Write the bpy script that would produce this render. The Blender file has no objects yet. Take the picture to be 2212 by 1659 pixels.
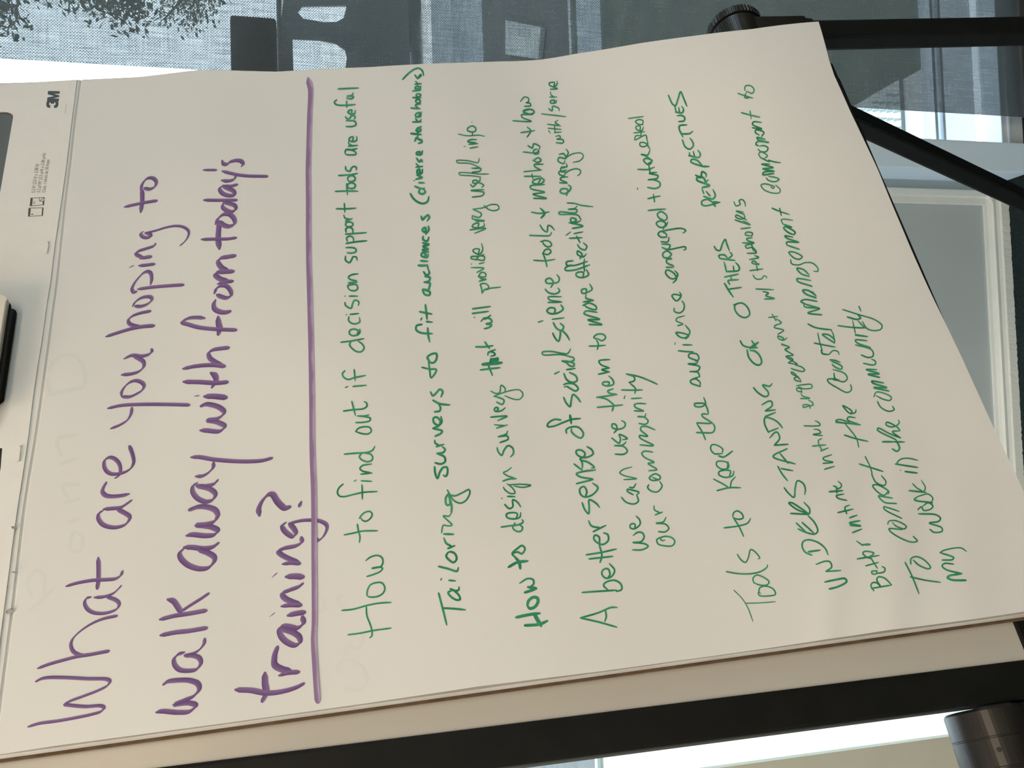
import bpy, bmesh, math, random
from mathutils import Vector, Matrix
from mathutils.bvhtree import BVHTree
random.seed(7)

# ------------------------------------------------------------------ camera frame
W, H, F = 2212.0, 1659.0, 1883.0
CAMZ = 1.5
WR = (0.9987162726832693, -0.032852324504323516, 0.0385555631822478)
DN = (0.023043810195372293, 0.9725050496956296, 0.23173888566267986)
WF = (-0.04510864096065557, -0.23055292904485855, 0.9720136611280311)
CAM = Vector((0, 0, CAMZ))


def w_dir(c):
    """camera axes (right, down, forward) -> world direction"""
    d = lambda a: a[0] * c[0] + a[1] * c[1] + a[2] * c[2]
    return Vector((d(WR), d(WF), -d(DN)))


def ray(px, py):
    return w_dir(((H - py - H / 2) / F, (px - W / 2) / F, 1.0))


def at_y(px, py, Y):
    v = ray(px, py)
    return CAM + v * (Y / v.y)


# the flip chart's own axes: s to the right, t down the sheet, o into the easel
PR = w_dir((0.8693558686953666, -0.1446729331312437, 0.47253583566130425)).normalized()
PD = w_dir((0.08794295492003741, 0.986217227066107, 0.14014855588970945)).normalized()
PN = PR.cross(PD).normalized()
if PN.y < 0:
    PN = -PN
P0 = CAM + w_dir((-0.24469432039083813, -0.34296942845574546, 0.5755895131747065))
EK = 0.0185
ER = (PR + EK * PD).normalized()
ED = (PD - EK * PR).normalized()


def pg(s, t, o=0.0):
    return P0 + PR * s + PD * t + PN * o


def ez(s, t, o=0.0):
    return P0 + ER * s + ED * t + PN * o


def to_st(px, py, o=0.0):
    v = ray(px, py)
    k = ((P0 + PN * o - CAM).dot(PN)) / v.dot(PN)
    q = CAM + v * k - P0
    return q.dot(PR), q.dot(PD)


sc = bpy.context.scene
cam = bpy.data.cameras.new('camera')
cam.sensor_width = 36.0
cam.lens = 36.0 * F / W
cam.clip_start = 0.02
cam_o = bpy.data.objects.new('camera', cam)
sc.collection.objects.link(cam_o)
ax, ay, az = w_dir((0, 1, 0)), w_dir((1, 0, 0)), -w_dir((0, 0, 1))
m = Matrix((ax, ay, az)).transposed().to_4x4()
m.translation = CAM
cam_o.matrix_world = m
sc.camera = cam_o

sc.view_settings.view_transform = 'Standard'
sc.view_settings.look = 'None'
sc.view_settings.gamma = 1.0
sc.view_settings.exposure = 0.0
sc.view_settings.use_curve_mapping = False
sc.cycles.max_bounces = 10
sc.cycles.transparent_max_bounces = 24
sc.cycles.sample_clamp_indirect = 6.0

# daylight: an overcast bright sky
wd = bpy.data.worlds.new('daylight')
sc.world = wd
wd.use_nodes = True
nt = wd.node_tree
bg = nt.nodes['Background']
bg.inputs['Color'].default_value = (0.74, 0.885, 1.0, 1)
bg.inputs['Strength'].default_value = 6.0

sun = bpy.data.lights.new('sun', 'SUN')
sun.energy = 6.0
sun.angle = math.radians(1.0)
sun.color = (1.0, 0.96, 0.9)
sun_o = bpy.data.objects.new('sun', sun)
sc.collection.objects.link(sun_o)
sun_o.rotation_euler = Vector((-0.6, -0.03, -1.0)).to_track_quat('-Z', 'Y').to_euler()


def area(name, loc, aim, sx, sy, power, col):
    l = bpy.data.lights.new(name, 'AREA')
    l.shape = 'RECTANGLE'
    l.size, l.size_y = sx, sy
    l.energy = power
    l.color = col
    o = bpy.data.objects.new(name, l)
    sc.collection.objects.link(o)
    o.location = loc
    o.rotation_euler = (Vector(aim) - Vector(loc)).to_track_quat('-Z', 'Y').to_euler()
    return o


WARM = (1.0, 0.80, 0.585)
area('ceiling_lamp_near', (-0.9, -0.2, 2.66), (-0.9, -0.2, 0), 1.2, 0.6, 33.5, WARM)
area('ceiling_lamp_far', (0.9, -1.3, 2.66), (0.9, -1.3, 0), 1.2, 0.6, 28, WARM)
area('ceiling_lamp_side', (-2.3, 0.3, 2.66), (-2.3, 0.3, 0), 1.2, 0.6, 20, WARM)

# ------------------------------------------------------------------ materials
MATS = {}


def mat(name, col, rough=0.6, metal=0.0, spec=0.5, noise=None, bump=None, coat=0.0):
    """noise=(scale, other colour, detail)   bump=(scale, strength)"""
    if name in MATS:
        return MATS[name]
    mt = bpy.data.materials.new(name)
    mt.use_nodes = True
    n, l = mt.node_tree.nodes, mt.node_tree.links
    b = n['Principled BSDF']
    b.inputs['Base Color'].default_value = (*col, 1)
    b.inputs['Roughness'].default_value = rough
    b.inputs['Metallic'].default_value = metal
    b.inputs['Specular IOR Level'].default_value = spec
    b.inputs['Coat Weight'].default_value = coat
    tc = n.new('ShaderNodeTexCoord')
    if noise:
        tx = n.new('ShaderNodeTexNoise')
        tx.inputs['Scale'].default_value = noise[0]
        tx.inputs['Detail'].default_value = noise[2]
        rp = n.new('ShaderNodeValToRGB')
        rp.color_ramp.elements[0].position = 0.35
        rp.color_ramp.elements[1].position = 0.68
        rp.color_ramp.elements[0].color = (*col, 1)
        rp.color_ramp.elements[1].color = (*noise[1], 1)
        l.new(tc.outputs['Object'], tx.inputs['Vector'])
        l.new(tx.outputs['Fac'], rp.inputs['Fac'])
        l.new(rp.outputs['Color'], b.inputs['Base Color'])
    if bump:
        tb = n.new('ShaderNodeTexNoise')
        tb.inputs['Scale'].default_value = bump[0]
        tb.inputs['Detail'].default_value = 3
        bn = n.new('ShaderNodeBump')
        bn.inputs['Strength'].default_value = bump[1]
        bn.inputs['Distance'].default_value = 0.002
        l.new(tc.outputs['Object'], tb.inputs['Vector'])
        l.new(tb.outputs['Fac'], bn.inputs['Height'])
        l.new(bn.outputs['Normal'], b.inputs['Normal'])
    MATS[name] = mt
    return mt


M_PAPER = mat('paper', (0.80, 0.785, 0.775), 0.75, spec=0.25, noise=(5.0, (0.765, 0.76, 0.755), 3.0))
M_CARD = mat('white_cardboard', (0.84, 0.82, 0.80), 0.7, spec=0.3, noise=(60, (0.82, 0.80, 0.78), 2))
M_EDGE_SHADE = mat('shaded_sheet_edges', (0.50, 0.48, 0.455), 0.85, noise=(30, (0.44, 0.42, 0.40), 2))  # same paper as the page, shade on the stack's side painted in
M_KRAFT = mat('brown_cardboard', (0.10, 0.06, 0.03), 0.9, noise=(90, (0.14, 0.09, 0.05), 2))
def marker(name, dark, light, pos):
    """chisel marker ink: denser along one edge of the stroke, streaky towards the other"""
    mt = mat(name, dark, 0.7, spec=0.2)
    n, l = mt.node_tree.nodes, mt.node_tree.links
    uv = n.new('ShaderNodeUVMap')
    sep = n.new('ShaderNodeSeparateXYZ')
    l.new(uv.outputs[0], sep.inputs[0])
    tc = n.new('ShaderNodeTexCoord')
    ns = n.new('ShaderNodeTexNoise')
    ns.inputs['Scale'].default_value = 45
    ns.inputs['Detail'].default_value = 4
    l.new(tc.outputs['Object'], ns.inputs['Vector'])
    ad = n.new('ShaderNodeMath')
    ad.operation = 'MULTIPLY_ADD'
    ad.inputs[1].default_value = 0.9
    l.new(ns.outputs['Fac'], ad.inputs[0])
    l.new(sep.outputs['X'], ad.inputs[2])
    rp = n.new('ShaderNodeValToRGB')
    for (p, c), e in zip(pos, [rp.color_ramp.elements[0], rp.color_ramp.elements[1]]):
        e.position = p
        e.color = (*(dark if c == 0 else light), 1)
    sc_ = n.new('ShaderNodeMath')
    sc_.operation = 'MULTIPLY'
    sc_.inputs[1].default_value = 0.55
    l.new(ad.outputs[0], sc_.inputs[0])
    l.new(sc_.outputs[0], rp.inputs['Fac'])
    l.new(rp.outputs['Color'], n['Principled BSDF'].inputs['Base Color'])
    return mt


M_PURPLE = marker('purple_ink', (0.135, 0.068, 0.215), (0.26, 0.160, 0.350), ((0.22, 0), (0.80, 1)))
M_PURPLE_SOFT = marker('purple_ink_faded', (0.29, 0.185, 0.355), (0.50, 0.385, 0.545), ((0.50, 0), (0.72, 1)))
M_GHOST = mat('faint_show_through', (0.752, 0.752, 0.742), 0.75, spec=0.25)
M_GREEN = mat('green_ink', (0.018, 0.225, 0.115), 0.7, spec=0.2, noise=(70, (0.06, 0.35, 0.20), 3))
M_BOARD = mat('white_melamine', (0.50, 0.485, 0.455), 0.30, spec=0.5, noise=(3, (0.525, 0.51, 0.48), 2))
M_BLACK = mat('black_painted_metal', (0.0045, 0.005, 0.005), 0.5, spec=0.22, noise=(40, (0.007, 0.0075, 0.007), 2))
M_PLASTIC = mat('black_plastic', (0.010, 0.009, 0.008), 0.32, spec=0.4, noise=(30, (0.017, 0.015, 0.014), 2))
M_RUBBER = mat('black_rubber', (0.012, 0.012, 0.012), 0.7)
M_STEEL = mat('steel_wire', (0.7, 0.68, 0.64), 0.3, metal=1.0)
M_INK = mat('dark_print', (0.06, 0.075, 0.095), 0.6)
M_INKG = mat('grey_print', (0.085, 0.08, 0.075), 0.7)
M_WHITEP = mat('white_plastic', (0.72, 0.68, 0.60), 0.45)
M_WALL = mat('beige_wall_paint', (0.56, 0.53, 0.43), 0.85, spec=0.3, noise=(25, (0.58, 0.55, 0.445), 3), bump=(220, 0.07))
M_TRIM = mat('white_gloss_paint', (0.78, 0.81, 0.78), 0.38, noise=(14, (0.74, 0.77, 0.745), 3))
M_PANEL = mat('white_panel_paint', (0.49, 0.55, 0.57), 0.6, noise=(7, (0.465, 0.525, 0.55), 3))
M_JAMB = mat('daylit_jamb_paint', (0.70, 0.84, 0.97), 0.5, noise=(5, (0.68, 0.82, 0.95), 2))  # cool daylight glow beside the glass is mixed into this white
M_CEIL = mat('ceiling_paint', (0.75, 0.74, 0.71), 0.9)
M_ALU = mat('window_aluminium', (0.62, 0.68, 0.74), 0.45, metal=0.0)
M_DARKALU = mat('dark_window_frame', (0.05, 0.052, 0.055), 0.5)
M_CARPET = mat('dark_teal_carpet', (0.010, 0.020, 0.022), 0.98, spec=0.1, noise=(420, (0.030, 0.048, 0.050), 5), bump=(500, 1.0))


def glass_mat():
    mt = bpy.data.materials.new('window_glass')
    mt.use_nodes = True
    n, l = mt.node_tree.nodes, mt.node_tree.links
    n.clear()
    out = n.new('ShaderNodeOutputMaterial')
    mx = n.new('ShaderNodeMixShader')
    fr0 = n.new('ShaderNodeLayerWeight')                    # same from both sides of the sheet
    pw = n.new('ShaderNodeMath')
    pw.operation = 'POWER'
    pw.inputs[1].default_value = 5.0
    l.new(fr0.outputs['Facing'], pw.inputs[0])
    fr = n.new('ShaderNodeMath')
    fr.operation = 'MULTIPLY_ADD'
    fr.inputs[1].default_value = 0.9
    fr.inputs[2].default_value = 0.04
    l.new(pw.outputs[0], fr.inputs[0])
    tr = n.new('ShaderNodeBsdfTransparent')
    tr.inputs['Color'].default_value = (0.94, 0.97, 0.97, 1)
    gl = n.new('ShaderNodeBsdfGlossy')
    gl.inputs['Roughness'].default_value = 0.02
    l.new(fr.outputs[0], mx.inputs[0])
    l.new(tr.outputs[0], mx.inputs[1])
    l.new(gl.outputs[0], mx.inputs[2])
    l.new(mx.outputs[0], out.inputs[0])
    return mt


M_GLASS = glass_mat()


def screen_mat():
    """woven sun screen: dark threads with tiny open holes between them"""
    mt = bpy.data.materials.new('woven_sun_screen')
    mt.use_nodes = True
    n, l = mt.node_tree.nodes, mt.node_tree.links
    n.clear()
    out = n.new('ShaderNodeOutputMaterial')
    mx = n.new('ShaderNodeMixShader')
    tr = n.new('ShaderNodeBsdfTransparent')
    pb = n.new('ShaderNodeBsdfPrincipled')
    pb.inputs['Roughness'].default_value = 0.75
    tl = n.new('ShaderNodeBsdfTranslucent')
    tl.inputs['Color'].default_value = (0.016, 0.018, 0.018, 1)
    add = n.new('ShaderNodeAddShader')
    tc = n.new('ShaderNodeTexCoord')
    sep = n.new('ShaderNodeSeparateXYZ')
    l.new(tc.outputs['Object'], sep.inputs[0])

    def math_(op, a, b=None):
        q = n.new('ShaderNodeMath')
        q.operation = op
        for i, v in ((0, a), (1, b)):
            if v is None:
                continue
            if isinstance(v, (int, float)):
                q.inputs[i].default_value = v
            else:
                l.new(v, q.inputs[i])
        return q.outputs[0]
    pitch = 0.0047
    k = 2 * math.pi / pitch
    sx = math_('SINE', math_('MULTIPLY', sep.outputs['X'], k))
    sz = math_('SINE', math_('MULTIPLY', sep.outputs['Z'], k))
    weave = math_('MULTIPLY', sx, sz)                      # -1..1 twill checks
    # streaks where the yarn is thicker or thinner
    mp = n.new('ShaderNodeMapping')
    mp.inputs['Scale'].default_value = (18, 1, 420)
    l.new(tc.outputs['Object'], mp.inputs[0])
    ns = n.new('ShaderNodeTexNoise')
    ns.inputs['Scale'].default_value = 1.0
    ns.inputs['Detail'].default_value = 4
    l.new(mp.outputs[0], ns.inputs['Vector'])
    mp2 = n.new('ShaderNodeMapping')
    mp2.inputs['Scale'].default_value = (420, 1, 18)
    l.new(tc.outputs['Object'], mp2.inputs[0])
    ns2 = n.new('ShaderNodeTexNoise')
    ns2.inputs['Scale'].default_value = 1.0
    ns2.inputs['Detail'].default_value = 4
    l.new(mp2.outputs[0], ns2.inputs['Vector'])
    st = math_('ADD', math_('MULTIPLY', ns.outputs['Fac'], 0.14), math_('MULTIPLY', ns2.outputs['Fac'], 0.22))
    op_ = math_('ADD', math_('MULTIPLY', weave, 0.092), math_('ADD', st, OPEN_BASE))
    cl = n.new('ShaderNodeClamp')
    cl.inputs['Min'].default_value = 0.02
    cl.inputs['Max'].default_value = 0.6
    l.new(op_, cl.inputs['Value'])
    cr = n.new('ShaderNodeMix')
    cr.data_type = 'RGBA'
    cr.inputs['A'].default_value = (0.012, 0.014, 0.015, 1)
    cr.inputs['B'].default_value = (0.046, 0.050, 0.048, 1)
    l.new(math_('ADD', math_('MULTIPLY', weave, 0.5), 0.5), cr.inputs['Factor'])
    l.new(cr.outputs['Result'], pb.inputs['Base Color'])
    l.new(pb.outputs[0], add.inputs[0])
    l.new(tl.outputs[0], add.inputs[1])
    l.new(cl.outputs[0], mx.inputs[0])
    l.new(add.outputs[0], mx.inputs[1])
    l.new(tr.outputs[0], mx.inputs[2])
    l.new(mx.outputs[0], out.inputs[0])
    return mt


OPEN_BASE = -0.068
M_SCREEN = screen_mat()

# outdoor materials
M_PAVE = mat('pale_pavement', (0.24, 0.27, 0.30), 0.9, noise=(3, (0.20, 0.23, 0.26), 4))
M_ASPH = mat('dark_asphalt', (0.030, 0.032, 0.033), 0.95, noise=(8, (0.05, 0.052, 0.052), 5))
M_BED = mat('dark_planting_soil', (0.018, 0.026, 0.016), 0.95, noise=(6, (0.06, 0.07, 0.045), 6))
M_SLAB = mat('pale_stone_slab', (0.29, 0.31, 0.31), 0.85, noise=(4, (0.26, 0.28, 0.28), 4))
M_STREET = mat('sunlit_concrete', (0.80, 0.82, 0.82), 0.9, noise=(0.6, (0.74, 0.77, 0.77), 4))
M_LEAF = mat('tree_leaves', (0.018, 0.035, 0.014), 0.7, noise=(6, (0.035, 0.06, 0.022), 3))
M_BARK = mat('tree_bark', (0.04, 0.032, 0.025), 0.95, noise=(20, (0.06, 0.05, 0.04), 4))
M_CAR = mat('dark_car_paint', (0.02, 0.026, 0.025), 0.35, coat=0.4)
M_TYRE = mat('tyre_rubber', (0.012, 0.012, 0.012), 0.9)

# ------------------------------------------------------------------ builders
COL = sc.collection


def obj(name, bm, m, parent=None, smooth=False, recalc=True, kind=None, label=None, cat=None, group=None):
    """link a bmesh (world coordinates) as ONE object; under a parent its origin is the parent's"""
    if recalc:
        bmesh.ops.recalc_face_normals(bm, faces=bm.faces)
    org = Vector((0, 0, 0))
    if parent is not None:
        org = parent['_org'] if '_org' in parent else parent.location
        org = Vector(org)
    elif bm.verts:
        xs = [v.co for v in bm.verts]
        org = Vector((sum(c.x for c in xs) / len(xs), sum(c.y for c in xs) / len(xs), min(c.z for c in xs)))
    for v in bm.verts:
        v.co -= org
    me = bpy.data.meshes.new(name)
    bm.to_mesh(me)
    bm.free()
    for mm in (m if isinstance(m, (list, tuple)) else [m]):
        me.materials.append(mm)
    if smooth:
        for p in me.polygons:
            p.use_smooth = True
    o = bpy.data.objects.new(name, me)
    COL.objects.link(o)
    if parent is not None:
        o.parent = parent
        ORG[o.name] = org
    else:
        o.location = org
        ORG[o.name] = org
    if kind:
        o['kind'] = kind
    if label:
        o['label'] = label
    if cat:
        o['category'] = cat
    if group:
        o['group'] = group
    return o


ORG = {}


def child(name, bm, m, parent, smooth=False, recalc=True, label=None):
    """a part: mesh given in world coordinates, parented without any transform of its own"""
    if recalc:
        bmesh.ops.recalc_face_normals(bm, faces=bm.faces)
    org = ORG[parent.name]
    for v in bm.verts:
        v.co -= org
    me = bpy.data.meshes.new(name)
    bm.to_mesh(me)
    bm.free()
    for mm in (m if isinstance(m, (list, tuple)) else [m]):
        me.materials.append(mm)
    if smooth:
        for p in me.polygons:
            p.use_smooth = True
    o = bpy.data.objects.new(name, me)
    COL.objects.link(o)
    o.parent = parent
    ORG[o.name] = org
    if label:
        o['label'] = label
    return o


def thing(name, label, cat, loc, group=None, kind=None):
    o = bpy.data.objects.new(name, None)
    o.empty_display_size = 0.05
    COL.objects.link(o)
    o.location = loc
    ORG[o.name] = Vector(loc)
    if label:
        o['label'] = label
    if cat:
        o['category'] = cat
    if group:
        o['group'] = group
    if kind:
        o['kind'] = kind
    return o


def new():
    return bmesh.new()


WORLD = lambda x, y, z: Vector((x, y, z))


def box(bm, a, b, fn=WORLD, bev=0.0, seg=2):
    """box between two corners of a frame given by fn(u, v, w)"""
    t = bmesh.new()
    vs = [t.verts.new(fn(*(b[0] if i & 1 else a[0], b[1] if i & 2 else a[1], b[2] if i & 4 else a[2]))) for i in range(8)]
    for f in ((0, 1, 3, 2), (4, 6, 7, 5), (0, 4, 5, 1), (2, 3, 7, 6), (0, 2, 6, 4), (1, 5, 7, 3)):
        t.faces.new([vs[i] for i in f])
    bmesh.ops.recalc_face_normals(t, faces=t.faces)
    if bev > 0:
        bmesh.ops.bevel(t, geom=t.edges[:], offset=bev, segments=seg, profile=0.6, affect='EDGES', clamp_overlap=True)
    merge(bm, t)
    return bm


def merge(bm, t):
    me = bpy.data.meshes.new('tmp')
    t.to_mesh(me)
    t.free()
    bm.from_mesh(me)
    bpy.data.meshes.remove(me)


def tube(bm, pts, r, seg=14, cap=True):
    """round bar along world points; r number or list"""
    rs = r if isinstance(r, (list, tuple)) else [r] * len(pts)
    prev = None
    rings = []
    up = None
    for i, p in enumerate(pts):
        d = (pts[min(i + 1, len(pts) - 1)] - pts[max(i - 1, 0)]).normalized()
        if up is None:
            up = d.orthogonal().normalized()
        u = (up - d * up.dot(d)).normalized()
        v = d.cross(u)
        up = u
        rings.append([bm.verts.new(p + (u * math.cos(2 * math.pi * k / seg) + v * math.sin(2 * math.pi * k / seg)) * rs[i]) for k in range(seg)])
    for a, b in zip(rings, rings[1:]):
        for k in range(seg):
            bm.faces.new((a[k], a[(k + 1) % seg], b[(k + 1) % seg], b[k]))
    if cap:
        bm.faces.new(list(reversed(rings[0])))
        bm.faces.new(rings[-1])
    return bm


def lathe(bm, base, axis, prof, seg=48, rib=None):
    """prof: list of (distance along axis, radius); rib=(from index, to index, teeth, depth)"""
    a = axis.normalized()
    u = a.orthogonal().normalized()
    v = a.cross(u)
    rings = []
    for i, (h, r) in enumerate(prof):
        ring = []
        for k in range(seg):
            rr = r
            if rib and rib[0] <= i <= rib[1] and (k * rib[2] * 2 // seg) % 2:
                rr -= rib[3]
            th = 2 * math.pi * k / seg
            ring.append(bm.verts.new(base + a * h + (u * math.cos(th) + v * math.sin(th)) * rr))
        rings.append(ring)
    for p, q in zip(rings, rings[1:]):
        for k in range(seg):
            bm.faces.new((p[k], p[(k + 1) % seg], q[(k + 1) % seg], q[k]))
    bm.faces.new(list(reversed(rings[0])))
    bm.faces.new(rings[-1])
    return bm


def plate(outline, holes, depth, fn):
    """flat plate with holes: outline in (u, v), thickness along w of fn"""
    cu = bpy.data.curves.new('tmp', 'CURVE')
    cu.dimensions = '2D'
    cu.fill_mode = 'BOTH'
    for lp in [outline] + holes:
        sp = cu.splines.new('POLY')
        sp.points.add(len(lp) - 1)
        for p, (x, y) in zip(sp.points, lp):
            p.co = (x, y, 0, 1)
        sp.use_cyclic_u = True
    cu.extrude = depth / 2
    o = bpy.data.objects.new('tmp', cu)
    COL.objects.link(o)
    dg = bpy.context.evaluated_depsgraph_get()
    me = bpy.data.meshes.new_from_object(o.evaluated_get(dg))
    bpy.data.objects.remove(o)
    bpy.data.curves.remove(cu)
    bm = bmesh.new()
    bm.from_mesh(me)
    bpy.data.meshes.remove(me)
    bmesh.ops.remove_doubles(bm, verts=bm.verts, dist=1e-6)
    for v in bm.verts:
        v.co = fn(v.co.x, v.co.y, v.co.z)
    return bm


def round_rect(x0, y0, x1, y1, r, n=6):
    out = []
    for cx, cy, a0 in ((x1 - r, y1 - r, 0), (x0 + r, y1 - r, 90), (x0 + r, y0 + r, 180), (x1 - r, y0 + r, 270)):
        for k in range(n + 1):
            a = math.radians(a0 + 90 * k / n)
            out.append((cx + r * math.cos(a), cy + r * math.sin(a)))
    return out


def sm(x):
    x = max(0.0, min(1.0, x))
    return x * x * (3 - 2 * x)


def lerp_poly(pts, u):
    """point at chord fraction u of a polyline"""
    ds = [0.0]
    for a, b in zip(pts, pts[1:]):
        ds.append(ds[-1] + math.hypot(b[0] - a[0], b[1] - a[1]))
    x = u * ds[-1]
    for i in range(len(pts) - 1):
        if x <= ds[i + 1] or i == len(pts) - 2:
            f = (x - ds[i]) / max(ds[i + 1] - ds[i], 1e-9)
            return (pts[i][0] + (pts[i + 1][0] - pts[i][0]) * f, pts[i][1] + (pts[i + 1][1] - pts[i][1]) * f)

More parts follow.
